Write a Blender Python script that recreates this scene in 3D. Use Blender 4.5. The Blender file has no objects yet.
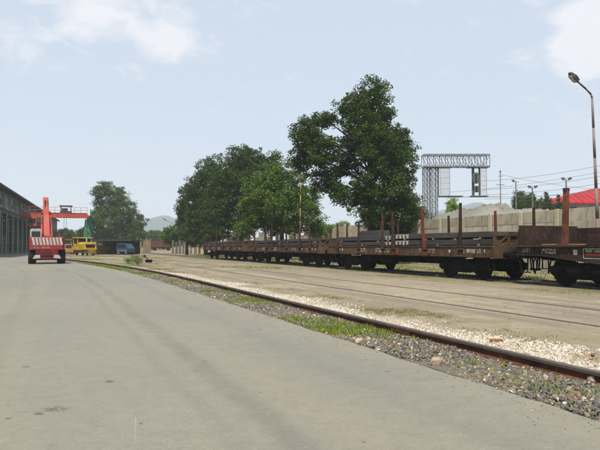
import bpy, math, random
import numpy as np
from mathutils import Vector, Matrix
R = math.radians
rnd = random.Random(7)
nr = np.random.default_rng(11)
scn = bpy.context.scene
COL = scn.collection

# ------------------------------------------------------------------ camera
EYE = 1.30
F = 590.0                      # focal length in pixels of a 600 px wide picture
HOR = 246.0                    # row of the horizon
cam_d = bpy.data.cameras.new('camera')
cam_d.sensor_width = 36.0
cam_d.lens = 36.0 * F / 600.0
cam_d.clip_start = 0.05
cam_d.clip_end = 20000
cam = bpy.data.objects.new('camera', cam_d)
COL.objects.link(cam)
cam.location = (0, 0, EYE)
cam.rotation_euler = (R(90) + math.atan((HOR - 225) / F), 0, 0)
scn.camera = cam

# ------------------------------------------------------------------ light
SUN_EL = R(58)
SUN_AZ = math.atan2(-0.16, -0.99)        # direction (x,y) towards the sun: (sin, cos)
world = bpy.data.worlds.new('World')
scn.world = world
world.use_nodes = True
wt = world.node_tree
for n_ in list(wt.nodes): wt.nodes.remove(n_)
def wn(t, **k):
    n = wt.nodes.new(t)
    for a, b in k.items(): setattr(n, a, b)
    return n
w_out = wn('ShaderNodeOutputWorld'); w_bg = wn('ShaderNodeBackground')
sky = wn('ShaderNodeTexSky', sky_type='NISHITA', sun_disc=False)
sky.sun_elevation = SUN_EL; sky.sun_rotation = SUN_AZ
sky.air_density = 1.0; sky.dust_density = 2.0; sky.ozone_density = 1.4
tc = wn('ShaderNodeTexCoord')
# hazy summer veil and soft cumulus, both functions of the sky direction only
mp = wn('ShaderNodeMapping'); mp.inputs['Scale'].default_value = (1.0, 1.0, 1.9); mp.inputs['Location'].default_value = (3.32, 0.4, 0.75)
nz = wn('ShaderNodeTexNoise'); nz.inputs['Scale'].default_value = 13.0; nz.inputs['Detail'].default_value = 7; nz.inputs['Roughness'].default_value = 0.6; nz.inputs['Distortion'].default_value = 0.25
rp = wn('ShaderNodeValToRGB'); rp.color_ramp.elements[0].position = 0.60; rp.color_ramp.elements[1].position = 0.86
sep = wn('ShaderNodeSeparateXYZ')
el = wn('ShaderNodeMapRange'); el.inputs['From Min'].default_value = 0.10; el.inputs['From Max'].default_value = 0.30; el.interpolation_type = 'SMOOTHSTEP'
mul = wn('ShaderNodeMath', operation='MULTIPLY'); mul2 = wn('ShaderNodeMath', operation='MULTIPLY'); mul2.inputs[1].default_value = 0.8
veil = wn('ShaderNodeMix', data_type='RGBA'); veil.inputs[0].default_value = 0.86; veil.inputs[7].default_value = (4.88, 5.58, 6.48, 1)
cl = wn('ShaderNodeMix', data_type='RGBA'); cl.inputs[7].default_value = (6.9, 6.9, 7.15, 1)
L = wt.links.new
L(tc.outputs['Generated'], mp.inputs['Vector']); L(mp.outputs[0], nz.inputs['Vector'])
last = nz.outputs['Fac']
for cpx, cpy, rad_, amt in ((14, 14, 4.5, .16), (95, 14, 2.6, .24), (112, -4, 2.5, .2), (165, 26, 2.4, .26), (158, 45, 1.8, .16), (197, 62, 5, .05), (594, 34, 2.8, .26), (582, 62, 2.2, .16), (640, 20, 7, .2)):
    c_ = Vector(((cpx - 300) / F, 1, (HOR - cpy) / F)).normalized()
    dp = wn('ShaderNodeVectorMath', operation='DOT_PRODUCT'); L(tc.outputs['Generated'], dp.inputs[0]); dp.inputs[1].default_value = c_
    mr = wn('ShaderNodeMapRange'); mr.inputs['From Min'].default_value = math.cos(R(rad_ * 1.5)); mr.inputs['From Max'].default_value = math.cos(R(rad_ * .2)); mr.inputs['To Max'].default_value = amt; L(dp.outputs['Value'], mr.inputs['Value'])
    ad = wn('ShaderNodeMath', operation='ADD'); L(last, ad.inputs[0]); L(mr.outputs[0], ad.inputs[1]); last = ad.outputs[0]
L(last, rp.inputs['Fac'])
L(tc.outputs['Generated'], sep.inputs[0]); L(sep.outputs['Z'], el.inputs['Value'])
L(rp.outputs['Color'], mul.inputs[0]); L(el.outputs[0], mul.inputs[1]); L(mul.outputs[0], mul2.inputs[0])
L(sky.outputs[0], veil.inputs[6]); L(veil.outputs[2], cl.inputs[6]); L(mul2.outputs[0], cl.inputs[0])
L(cl.outputs[2], w_bg.inputs['Color']); L(w_bg.outputs[0], w_out.inputs['Surface'])
w_bg.inputs['Strength'].default_value = 0.10

sun_d = bpy.data.lights.new('sun', 'SUN'); sun_d.energy = 4.9; sun_d.angle = R(0.8); sun_d.color = (1.0, 0.945, 0.86)
sun = bpy.data.objects.new('sun', sun_d); COL.objects.link(sun)
sv = Vector((math.sin(SUN_AZ) * math.cos(SUN_EL), math.cos(SUN_AZ) * math.cos(SUN_EL), math.sin(SUN_EL)))
sun.rotation_euler = sv.to_track_quat('Z', 'Y').to_euler()
sun.location = sv * 300
scn.cycles.volume_bounces = 3
scn.view_settings.view_transform = 'Standard'; scn.view_settings.look = 'None'
scn.view_settings.exposure = 0.45; scn.view_settings.gamma = 1.0; scn.view_settings.use_curve_mapping = False

# ------------------------------------------------------------------ helpers
DX, DY = -0.3897, 0.9209                     # the yard's tracks run along D, N points away from the road
def P(u, v, z=0.0): return Vector((DX * u + DY * v, DY * u - DX * v, z))
YAW = math.atan2(DY, DX)
def X_(px, Y): return (px - 300.0) / F * Y
def Z_(py, Y): return EYE + (HOR - py) / F * Y
def at(px, py, Y): return Vector((X_(px, Y), Y, Z_(py, Y)))
KB = 0.50                                    # picture colour of a sunlit surface -> base colour
def lin(r, g, b):
    f = lambda c: (c / 255.0) / 12.92 if c / 255.0 <= 0.04045 else ((c / 255.0 + 0.055) / 1.055) ** 2.4
    return (f(r) * KB, f(g) * KB, f(b) * KB, 1.0)

class NT:
    def __init__(s, name):
        s.m = bpy.data.materials.new(name); s.m.use_nodes = True; s.t = s.m.node_tree
        s.b = s.t.nodes['Principled BSDF']; s.o = s.t.nodes['Material Output']
    def n(s, t, **k):
        n = s.t.nodes.new(t)
        for a, b in k.items(): setattr(n, a, b)
        return n
    def l(s, a, b): s.t.links.new(a, b)
    def val(s, x, sock):
        if hasattr(x, 'is_output'): s.l(x, sock)
        else: sock.default_value = x
    def math(s, op, a, b=None, c=None):
        n = s.n('ShaderNodeMath', operation=op); s.val(a, n.inputs[0])
        if b is not None: s.val(b, n.inputs[1])
        if c is not None: s.val(c, n.inputs[2])
        return n.outputs[0]
    def noise(s, vec, scale, detail=4, rough=0.55, dist=0.0):
        n = s.n('ShaderNodeTexNoise'); n.inputs['Scale'].default_value = scale; n.inputs['Detail'].default_value = detail
        n.inputs['Roughness'].default_value = rough; n.inputs['Distortion'].default_value = dist
        if vec is not None: s.l(vec, n.inputs['Vector'])
        return n.outputs['Fac']
    def ramp(s, fac, a, b, smooth=True):
        n = s.n('ShaderNodeMapRange'); n.interpolation_type = 'SMOOTHSTEP' if smooth else 'LINEAR'
        s.l(fac, n.inputs['Value']); n.inputs['From Min'].default_value = a; n.inputs['From Max'].default_value = b
        return n.outputs[0]
    def mix(s, fac, a, b):
        n = s.n('ShaderNodeMix', data_type='RGBA'); s.val(fac, n.inputs[0]); s.val(a, n.inputs[6]); s.val(b, n.inputs[7])
        return n.outputs[2]
    def bump(s, h, strength, dist=0.02):
        n = s.n('ShaderNodeBump'); n.inputs['Strength'].default_value = strength; n.inputs['Distance'].default_value = dist
        s.l(h, n.inputs['Height']); s.l(n.outputs[0], s.b.inputs['Normal'])
    def pos(s): return s.n('ShaderNodeNewGeometry').outputs['Position']
    def obj(s): return s.n('ShaderNodeTexCoord').outputs['Object']

def surf(name, c1, c2, scale=3.0, rough=0.8, metal=0.0, c3=None, s3=14.0, t3=(0.55, 0.68), bump=0.15, island=0.0, stretch=None):
    """two-tone worn surface: c1/c2 large noise, c3 small patches of wear"""
    q = NT(name); v = q.obj()
    if stretch:
        m = q.n('ShaderNodeMapping'); m.inputs['Scale'].default_value = stretch; q.l(v, m.inputs['Vector']); v = m.outputs[0]
    n1 = q.noise(v, scale, 5, 0.6)
    col = q.mix(q.ramp(n1, 0.34, 0.66), c1, c2)
    n2 = q.noise(v, s3, 6, 0.65)
    if c3: col = q.mix(q.ramp(n2, *t3), col, c3)
    rn = q.n('ShaderNodeObjectInfo').outputs['Random']
    k = q.n('ShaderNodeHueSaturation'); q.l(col, k.inputs['Color'])
    q.l(q.math('MULTIPLY_ADD', rn, 0.3, 0.85), k.inputs['Value'])
    q.l(k.outputs[0], q.b.inputs['Base Color'])
    q.b.inputs['Specular IOR Level'].default_value = 0.5 if rough < 0.65 else 0.18
    q.b.inputs['Roughness'].default_value = rough; q.b.inputs['Metallic'].default_value = metal
    if bump: q.bump(n2, bump, 0.02)
    return q.m

def plain(name, c, rough=0.6, metal=0.0):
    return surf(name, c, tuple(x * 0.8 for x in c[:3]) + (1,), 4, rough, metal, bump=0.05)

M = {}
M['rust'] = surf('wagon_rust', lin(106, 84, 62), lin(71, 58, 46), 1.1, 0.85, 0.0, lin(136, 94, 62), 7, (0.5, 0.7), stretch=(1, 1, .45))
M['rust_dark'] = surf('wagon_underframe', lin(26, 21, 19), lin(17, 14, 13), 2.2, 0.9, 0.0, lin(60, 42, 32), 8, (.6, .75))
M['rust_stake'] = surf('stake_rust', lin(86, 58, 46), lin(60, 44, 37), 2.5, 0.85, 0.0, lin(118, 72, 50), 11)
M['red_stake'] = surf('stake_red_lead', lin(150, 70, 52), lin(112, 60, 48), 2.5, 0.85, 0.0, lin(86, 60, 50), 9)
M['stake_orange'] = surf('stake_weathered', lin(134, 82, 60), lin(92, 62, 50), 2.2, 0.85, 0.0, lin(156, 92, 60), 7)
M['rust_orange'] = surf('bright_rust', lin(150, 84, 46), lin(118, 66, 42), 3, 0.9, 0.0, lin(90, 56, 42), 10)
M['board'] = surf('wagon_board', lin(76, 58, 48), lin(54, 43, 38), 1.5, 0.88, 0.0, lin(108, 74, 56), 7)
M['steel_slab'] = surf('mill_scale', lin(96, 92, 91), lin(74, 71, 71), 1.0, 0.7, 0.0, lin(118, 98, 84), 6, (0.56, 0.75), stretch=(0.25, 1, 1))
M['wheel'] = surf('wheel_steel', lin(25, 21, 19), lin(18, 16, 15), 4, 0.8, 0.1)
M['rail'] = surf('rail_web', lin(124, 82, 60), lin(84, 60, 48), 2.0, 0.9, 0.0, lin(160, 104, 70), 9)
M['rail_top'] = surf('rail_head', lin(112, 100, 92), lin(88, 78, 72), 2.0, 0.5, 0.2, lin(112, 86, 68), 10)
M['concrete'] = surf('precast_concrete', lin(222, 212, 184), lin(194, 185, 158), 0.5, 0.92, 0.0, lin(142, 133, 112), 1.6, (0.5, 0.74), bump=0.3, stretch=(2.6, 2.6, .6))
M['paint_white'] = surf('white_paint', lin(224, 220, 210), lin(198, 192, 180), 6, 0.7)
M['paint_red'] = plain('red_sign_paint', lin(186, 50, 40))
M['timber'] = surf('spacer_timber', lin(186, 150, 104), lin(150, 116, 80), 5, 0.9, stretch=(1, 1, 6))
M['timber_old'] = surf('old_timber', lin(176, 150, 112), lin(140, 116, 88), 3, 0.9, stretch=(1, 1, 0.3))
M['bark'] = surf('bark', lin(92, 80, 66), lin(66, 56, 46), 3, 0.95, 0.0, lin(48, 42, 36), 10, bump=0.6, stretch=(1, 1, 0.25))
M['galv'] = surf('galvanised_steel', lin(154, 160, 164), lin(130, 136, 140), 2, 0.6, 0.1, bump=0)
M['galv_dark'] = surf('dark_signal_casing', lin(104, 110, 108), lin(84, 90, 88), 3, 0.6, bump=0)
M['mesh_panel'] = surf('pale_cage', lin(214, 218, 218), lin(190, 194, 196), 3, 0.6, bump=0)
M['orange'] = surf('crane_orange', lin(214, 84, 52), lin(190, 72, 46), 1, 0.55, 0.0, lin(150, 68, 50), 2.5, (0.58, 0.78))
M['exc_red'] = surf('machine_red', lin(186, 46, 42), lin(158, 40, 38), 2, 0.5, 0.0, lin(100, 46, 42), 6, (0.56, 0.75))
M['exc_orange'] = surf('boom_orange', lin(216, 62, 36), lin(190, 52, 34), 1.5, 0.5, 0.0, lin(126, 54, 42), 5, (0.58, 0.78))
M['yellow'] = surf('machine_yellow', lin(240, 190, 40), lin(214, 164, 34), 1.5, 0.5, 0.0, lin(140, 106, 56), 4, (0.58, 0.78))
M['yellow_dull'] = surf('faded_yellow', lin(196, 152, 58), lin(170, 130, 50), 1.5, 0.6, 0.0, lin(120, 92, 50), 6, (0.6, 0.8))
M['black'] = plain('black_paint', lin(38, 36, 36), 0.6)
M['rubber'] = plain('tyre_rubber', lin(42, 41, 40), 0.9)
M['green_steel'] = surf('green_steelwork', lin(92, 168, 132), lin(74, 140, 112), 1, 0.7, 0.0, lin(120, 132, 104), 5)
M['hall_steel'] = surf('hall_steelwork', lin(206, 212, 192), lin(166, 174, 158), 0.7, 0.8, 0.0, lin(110, 92, 74), 2.5)
M['hall_dark'] = surf('hall_cladding', lin(82, 84, 80), lin(62, 64, 62), 0.4, 0.9, 0.0, lin(96, 84, 70), 1.5)
M['roof_dark'] = surf('hall_roofing', lin(98, 98, 98), lin(80, 80, 80), 0.3, 0.9)
M['beam_grey'] = surf('runway_beam', lin(160, 160, 146), lin(136, 134, 122), 0.6, 0.8, 0.0, lin(112, 92, 76), 3)
M['roof_red'] = surf('red_roof', lin(196, 48, 50), lin(170, 42, 46), 0.5, 0.7, 0.0, lin(150, 56, 54), 1.5, (.52, .7))
M['render_white'] = surf('white_render', lin(214, 206, 196), lin(190, 184, 174), 0.5, 0.9)
M['blue'] = surf('blue_paint', lin(44, 78, 112), lin(34, 62, 92), 1.5, 0.5, 0.0, lin(70, 84, 96), 5)
M['pole_rust'] = surf('lamp_pole_paint', lin(158, 146, 138), lin(132, 112, 102), 0.8, 0.7, 0.0, lin(118, 82, 68), 3, (0.5, 0.75), stretch=(1, 1, 0.3))
M['pole_grey'] = surf('pole_grey', lin(150, 146, 136), lin(126, 120, 112), 2, 0.7)
M['pole_wood'] = surf('tan_pole', lin(168, 146, 104), lin(140, 120, 86), 2, 0.8)
M['lamp_dark'] = plain('lamp_housing', lin(74, 74, 74), 0.5)
M['lens'] = plain('lamp_lens', lin(210, 206, 190), 0.2)
M['wire'] = plain('wire_metal', lin(120, 122, 124), 0.6, 0.2)
M['slab_dark'] = surf('dirty_shaded_slab', lin(140, 128, 108), lin(104, 94, 80), 1.5, 0.95)  # dirty slabs, the shade of the trees darkened into their colour
M['chassis_dark'] = surf('dark_chassis_red', lin(140, 42, 40), lin(92, 38, 36), 2, 0.7, 0.0, lin(52, 40, 36), 5)  # chassis red set darker than the upper body, with blackish patches
M['brick'] = surf('broken_brick', lin(176, 128, 90), lin(150, 106, 76), 8, 0.95, bump=0.4)
M['stone_pale'] = surf('pale_rock', lin(206, 188, 162), lin(176, 158, 136), 9, 0.95, bump=0.5)
M['boxcar'] = surf('boxcar_red', lin(128, 66, 52), lin(100, 54, 46), 0.8, 0.85)
M['sand'] = surf('sand_heap', lin(156, 152, 142), lin(130, 127, 118), 0.35, 0.97, 0.0, lin(104, 106, 92), 1.2, (0.52, 0.72), bump=0.6)
def glass_mat():
    q = NT('dark_glass'); q.b.inputs['Base Color'].default_value = lin(40, 46, 50); q.b.inputs['Roughness'].default_value = 0.08
    return q.m
M['glass'] = glass_mat()
def grime_glass():
    q = NT('grimy_glazing'); n = q.noise(q.obj(), 0.8, 4)
    q.l(q.mix(q.ramp(n, 0.35, 0.65), lin(70, 76, 76), lin(110, 114, 108)), q.b.inputs['Base Color']); q.b.inputs['Roughness'].default_value = 0.35
    return q.m
M['grimy'] = grime_glass()

def foliage(name, a, b, c, trans=0.25):
    a, b, c = [tuple(x * y_ for x, y_ in zip(q_[:3], (1.95, 1.78, 1.0))) + (1,) for q_ in (a, b, c)]
    q = NT(name); g = q.n('ShaderNodeNewGeometry')
    r_ = g.outputs['Random Per Island']
    nz_ = q.noise(g.outputs['Position'], 0.55, 3)
    col = q.mix(r_, tuple(x * .62 for x in a[:3]) + (1,), tuple(x * 1.25 for x in b[:3]) + (1,)); col = q.mix(q.math('MULTIPLY', q.ramp(nz_, 0.42, 0.68), 0.6), col, c)
    q.l(col, q.b.inputs['Base Color']); q.b.inputs['Roughness'].default_value = 0.55
    q.b.inputs['Specular IOR Level'].default_value = 0.12
    tr = q.n('ShaderNodeBsdfTranslucent'); q.l(col, tr.inputs['Color'])
    mx = q.n('ShaderNodeMixShader'); mx.inputs[0].default_value = trans
    q.l(q.b.outputs[0], mx.inputs[1]); q.l(tr.outputs[0], mx.inputs[2]); q.l(mx.outputs[0], q.o.inputs['Surface'])
    return q.m
M['leaf_dark'] = foliage('leaves_dark', lin(46, 68, 36), lin(62, 88, 44), lin(70, 92, 48))
M['leaf_mid'] = foliage('leaves_mid', lin(56, 82, 36), lin(78, 108, 46), lin(66, 92, 42))
M['leaf_bright'] = foliage('leaves_bright', lin(66, 96, 36), lin(86, 116, 48), lin(76, 104, 42))
M['leaf_pale'] = foliage('leaves_pale', lin(100, 132, 78), lin(124, 154, 94), lin(92, 122, 70))
M['grass_green'] = foliage('grass_green', lin(92, 122, 56), lin(122, 142, 72), lin(134, 140, 84), 0.3)
M['grass_dry'] = foliage('grass_dry', lin(124, 110, 80), lin(100, 100, 64), lin(142, 128, 98), 0.25)
M['flower_red'] = foliage('red_leaves', lin(170, 84, 50), lin(140, 96, 48), lin(150, 60, 40), 0.25)
def stonemat(name, cols):
    q = NT(name); r_ = q.n('ShaderNodeNewGeometry').outputs['Random Per Island']
    n = q.n('ShaderNodeValToRGB'); n.color_ramp.interpolation = 'CONSTANT'
    e = n.color_ramp.elements; e[0].position = 0; e[0].color = cols[0]; e[1].position = cols[1][0]; e[1].color = cols[1][1]
    for p_, c_ in cols[2:]:
        x = e.new(p_); x.color = c_
    q.l(r_, n.inputs[0])
    nn = q.noise(q.pos(), 60, 3); k = q.n('ShaderNodeHueSaturation'); q.l(n.outputs[0], k.inputs['Color'])
    q.l(q.math('MULTIPLY_ADD', nn, 0.5, 0.75), k.inputs['Value']); q.l(k.outputs[0], q.b.inputs['Base Color'])
    q.b.inputs['Roughness'].default_value = 0.92
    return q.m
M['ballast'] = stonemat('ballast_stone', [lin(124, 122, 112), (0.3, lin(100, 102, 96)), (0.5, lin(140, 132, 114)), (0.68, lin(166, 146, 116)), (0.8, lin(150, 120, 92)), (0.88, lin(186, 172, 150)), (0.95, lin(226, 214, 196))])
M['gravel'] = stonemat('white_gravel_stone', [lin(246, 234, 214), (0.3, lin(230, 214, 190)), (0.6, lin(255, 248, 234)), (0.84, lin(208, 188, 158)), (0.95, lin(180, 154, 124))])

# ---- ground material: colours laid down along the tracks (real soil, gravel and ballast belts)
def ground_mat():
    q = NT('yard_ground'); p = q.pos()
    def dot(vx, vy):
        n = q.n('ShaderNodeVectorMath', operation='DOT_PRODUCT'); q.l(p, n.inputs[0]); n.inputs[1].default_value = (vx, vy, 0); return n.outputs['Value']
    u = dot(DX, DY); v0 = dot(DY, -DX)
    du = q.math('MINIMUM', q.math('MAXIMUM', q.math('SUBTRACT', u, 20), 0), 60)
    v = q.math('ADD', v0, q.math('MULTIPLY', q.math('MULTIPLY', du, du), 0.0025))
    nb = q.noise(p, 0.22, 5, 0.6); nm = q.noise(p, 0.9, 6, 0.65); nf = q.noise(p, 7, 6, 0.7); ng = q.noise(p, 55, 3, 0.7)
    # streaks along the tracks
    mp_ = q.n('ShaderNodeMapping'); mp_.inputs['Rotation'].default_value = (0, 0, -YAW); mp_.inputs['Scale'].default_value = (0.08, 1.4, 1); mp_.vector_type = 'TEXTURE'
    cb = q.n('ShaderNodeCombineXYZ'); q.l(q.math('MULTIPLY', u, 0.10), cb.inputs[0]); q.l(q.math('MULTIPLY', v, 1.5), cb.inputs[1])
    ns = q.noise(cb.outputs[0], 1.0, 5, 0.6)
    dirt = q.mix(q.ramp(nb, 0.35, 0.65), lin(182, 166, 138), lin(165, 151, 126))
    dirt = q.mix(q.ramp(ns, 0.42, 0.68), dirt, lin(140, 126, 108))
    dirt = q.mix(q.ramp(nm, 0.52, 0.72), dirt, lin(198, 181, 148))
    dirt = q.mix(q.math('MULTIPLY', q.ramp(nf, 0.52, 0.68), 0.6), dirt, lin(126, 113, 94))
    dirt = q.mix(q.math('MULTIPLY', q.ramp(q.noise(p, 2.6, 7, 0.72), 0.5, 0.62), 0.5), dirt, lin(146, 133, 113))
    # weedy soil: beside the stabled wagons, and further up the yard
    gz = q.math('MULTIPLY', q.ramp(v, 12.2, 13.6), q.ramp(q.math('ADD', nm, q.math('MULTIPLY', nf, 0.25)), 0.50, 0.68))
    far = q.math('MULTIPLY', q.ramp(u, 16, 40), q.ramp(q.math('ADD', q.math('MULTIPLY', nb, 0.6), q.math('MULTIPLY', nm, 0.5)), 0.50, 0.62))
    mid = q.math('MULTIPLY', q.math('MULTIPLY', q.ramp(v, 5.4, 6.2), q.math('SUBTRACT', 1.0, q.ramp(v, 6.8, 8.2))), q.ramp(nm, 0.44, 0.6))
    g_ = q.math('MAXIMUM', gz, q.math('MAXIMUM', far, mid))
    weeds = q.mix(q.ramp(nf, 0.35, 0.65), lin(122, 116, 76), lin(152, 138, 102))
    col = q.mix(q.math('MULTIPLY', g_, 0.6), dirt, weeds)
    # pale gravel spilled along the far side of the near rail
    vj = q.math('ADD', v, q.math('MULTIPLY', q.math('SUBTRACT', nm, 0.5), 1.3))
    gr = q.math('MULTIPLY', q.ramp(v, 4.6, 4.9), q.math('SUBTRACT', 1.0, q.ramp(vj, 5.55, 6.0)))
    gcol = q.mix(q.ramp(ng, 0.35, 0.62), lin(176, 158, 134), lin(218, 204, 182))
    col = q.mix(q.math('MULTIPLY', gr, 0.95), col, gcol)
    # ballast bed
    bl = q.math('MULTIPLY', q.ramp(v, 3.2, 3.4), q.math('SUBTRACT', 1.0, q.ramp(v, 4.7, 4.85)))
    bcol = q.mix(q.ramp(ng, 0.38, 0.6), lin(104, 96, 82), lin(138, 126, 104))
    bcol = q.mix(q.math('MULTIPLY', q.ramp(nm, 0.5, 0.62), 0.7), bcol, lin(168, 148, 116))
    col = q.mix(bl, col, bcol)
    # soil colour darkened in a band under the stabled wagons
    darker = q.math('MULTIPLY', q.ramp(v0, 14.3, 15.2), q.math('SUBTRACT', 1.0, q.ramp(v0, 16.9, 17.8)))
    col = q.mix(q.math('MULTIPLY', darker, 0.6), col, lin(92, 80, 66))
    k = q.n('ShaderNodeHueSaturation'); q.l(col, k.inputs['Color']); q.l(q.math('ADD', q.math('MULTIPLY_ADD', ng, 0.7, 0.42), q.math('MULTIPLY', q.noise(p, 17, 5, 0.75), 0.55)), k.inputs['Value'])
    q.l(k.outputs[0], q.b.inputs['Base Color']); q.b.inputs['Roughness'].default_value = 0.95
    q.bump(q.math('ADD', q.math('MULTIPLY', ng, 0.5), nf), 0.5, 0.03)
    return q.m
M['ground'] = ground_mat()

def asphalt_mat():
    q = NT('asphalt'); p = q.pos()
    nb = q.noise(p, 0.12, 4, 0.55); nm = q.noise(p, 0.8, 5, 0.6); nf = q.noise(p, 30, 3, 0.7); ng = q.noise(p, 170, 2, 0.7)
    def dot(vx, vy):
        n = q.n('ShaderNodeVectorMath', operation='DOT_PRODUCT'); q.l(p, n.inputs[0]); n.inputs[1].default_value = (vx, vy, 0); return n.outputs['Value']
    u = dot(DX, DY); v0 = dot(DY, -DX)
    cb = q.n('ShaderNodeCombineXYZ'); q.l(q.math('MULTIPLY', u, 0.035), cb.inputs[0]); q.l(q.math('MULTIPLY', v0, 0.75), cb.inputs[1])
    ns = q.noise(cb.outputs[0], 1.0, 4, 0.55)
    col = q.mix(q.ramp(nb, 0.35, 0.65), lin(138, 134, 119), lin(127, 126, 114))
    col = q.mix(q.math('MULTIPLY', q.ramp(ns, 0.45, 0.7), 0.55), col, lin(148, 138, 115))
    col = q.mix(q.math('MULTIPLY', q.ramp(nm, 0.52, 0.75), 0.14), col, lin(112, 110, 104))
    # worn tyre track running up the road, bending left with it
    du = q.math('MINIMUM', q.math('MAXIMUM', q.math('SUBTRACT', u, 20), 0), 40)
    vv = q.math('ADD', v0, q.math('MULTIPLY', q.math('MULTIPLY', du, du), 0.0035))
    for c_, w_, s_ in ((1.45, 0.13, 0.30), (1.05, 0.08, 0.16), (-0.6, 0.15, 0.14), (-2.6, 0.3, 0.16), (2.7, 0.15, 0.12)):
        wob = q.math('MULTIPLY', q.math('SUBTRACT', nb, 0.5), 0.8)
        d_ = q.math('ABSOLUTE', q.math('SUBTRACT', q.math('ADD', vv, wob), c_))
        tm = q.math('MULTIPLY', q.math('SUBTRACT', 1.0, q.ramp(d_, w_ * 0.3, w_ * 1.5)), q.math('MULTIPLY_ADD', q.ramp(nm, 0.3, 0.6), s_ * .5, s_ * .5))
        col = q.mix(tm, col, lin(84, 82, 78))
    # dust and crumbs along the edge by the ballast
    dve = q.math('MULTIPLY', q.ramp(q.math('ADD', v0, q.math('MULTIPLY', q.math('MULTIPLY', du, du), 0.0025)), 2.9, 3.7), q.ramp(nm, 0.35, 0.65))
    col = q.mix(q.math('MULTIPLY', dve, 0.35), col, lin(160, 146, 122))
    # mottled binder and worn patches
    n6 = q.noise(p, 5.5, 6, 0.7)
    col = q.mix(q.math('MULTIPLY', q.ramp(n6, 0.50, 0.66), 0.22), col, lin(112, 109, 100))
    col = q.mix(q.math('MULTIPLY', q.ramp(n6, 0.50, 0.34), 0.20), col, lin(160, 152, 134))
    # hairline cracks, only here and there
    cv = q.n('ShaderNodeTexVoronoi', feature='DISTANCE_TO_EDGE'); cv.inputs['Scale'].default_value = 0.34
    wv = q.n('ShaderNodeVectorMath', operation='ADD'); q.l(p, wv.inputs[0]); cn = q.n('ShaderNodeTexNoise'); cn.inputs['Scale'].default_value = 1.6; cn.inputs['Detail'].default_value = 6; q.l(p, cn.inputs['Vector'])
    sc_ = q.n('ShaderNodeVectorMath', operation='SCALE'); q.l(cn.outputs['Color'], sc_.inputs[0]); sc_.inputs['Scale'].default_value = .9; q.l(sc_.outputs[0], wv.inputs[1]); q.l(wv.outputs[0], cv.inputs['Vector'])
    ck = q.math('MULTIPLY', q.math('SUBTRACT', 1.0, q.ramp(cv.outputs['Distance'], 0.001, 0.0045)), q.ramp(nb, 0.5, 0.6))
    col = q.mix(q.math('MULTIPLY', ck, 0.45), col, lin(84, 80, 74))
    # pale and dark aggregate
    col = q.mix(q.math('MULTIPLY', q.ramp(ng, 0.60, 0.72), 0.35), col, lin(196, 190, 176))
    col = q.mix(q.math('MULTIPLY', q.ramp(q.noise(p, 120, 2, 0.6), 0.62, 0.74), 0.45), col, lin(78, 76, 72))
    # oil drips and a pale scratch in front of the camera
    for sx_, sy_, r_ in ((-1.92, 4.68, .075), (-1.99, 4.55, .035), (-1.80, 5.60, .045), (-2.35, 4.78, .02), (-2.16, 4.42, .028), (-1.15, 4.3, .02), (-.62, 9.1, .05), (.42, 3.9, .018), (-2.9, 6.3, .04), (-1.05, 6.6, .03), (.9, 6.05, .03), (-.35, 5.2, .016)):
        dv = q.n('ShaderNodeVectorMath', operation='DISTANCE'); q.l(p, dv.inputs[0]); dv.inputs[1].default_value = (sx_, sy_, .022)
        dd = q.math('ADD', dv.outputs['Value'], q.math('MULTIPLY', q.math('SUBTRACT', q.noise(p, 22, 4, .7), 0.5), r_ * 6.0))
        col = q.mix(q.math('MULTIPLY', q.math('SUBTRACT', 1.0, q.ramp(dd, r_ * .2, r_ * 1.2)), 0.75), col, lin(70, 66, 58))
    sx2 = q.n('ShaderNodeSeparateXYZ'); q.l(p, sx2.inputs[0])
    scr = q.math('ABSOLUTE', q.math('SUBTRACT', q.math('ADD', sx2.outputs['X'], q.math('MULTIPLY', sx2.outputs['Y'], .27)), q.math('MULTIPLY_ADD', nf, .02, -.035)))
    scm = q.math('MULTIPLY', q.math('SUBTRACT', 1.0, q.ramp(scr, .002, .006)), q.math('MULTIPLY', q.ramp(sx2.outputs['Y'], 3.9, 4.0), q.math('SUBTRACT', 1.0, q.ramp(sx2.outputs['Y'], 4.4, 4.5))))
    col = q.mix(q.math('MULTIPLY', q.math('MULTIPLY', scm, q.ramp(ng, .4, .6)), .4), col, lin(206, 204, 192))
    # small oil spots
    vo = q.n('ShaderNodeTexVoronoi'); vo.inputs['Scale'].default_value = 0.55; q.l(p, vo.inputs['Vector'])
    sp = q.math('MULTIPLY', q.math('SUBTRACT', 1.0, q.ramp(q.math('ADD', vo.outputs['Distance'], q.math('MULTIPLY', nf, 0.05)), 0.045, 0.075)), q.ramp(nm, 0.44, 0.52))
    col = q.mix(q.math('MULTIPLY', sp, 0.75), col, lin(62, 58, 54))
    k = q.n('ShaderNodeHueSaturation'); q.l(col, k.inputs['Color'])
    q.l(q.math('ADD', q.math('MULTIPLY_ADD', nf, 0.5, 0.61), q.math('MULTIPLY', ng, 0.9)), k.inputs['Value'])
    q.l(k.outputs[0], q.b.inputs['Base Color']); q.b.inputs['Roughness'].default_value = 0.88
    q.bump(q.math('ADD', ng, nf), 0.25, 0.006)
    return q.m
M['asphalt'] = asphalt_mat()
def hill_mat():
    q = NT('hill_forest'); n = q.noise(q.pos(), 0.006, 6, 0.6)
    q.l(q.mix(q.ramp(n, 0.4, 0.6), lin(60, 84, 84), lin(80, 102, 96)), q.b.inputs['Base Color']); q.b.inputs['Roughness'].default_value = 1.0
    return q.m
M['hill'] = hill_mat()

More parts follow.
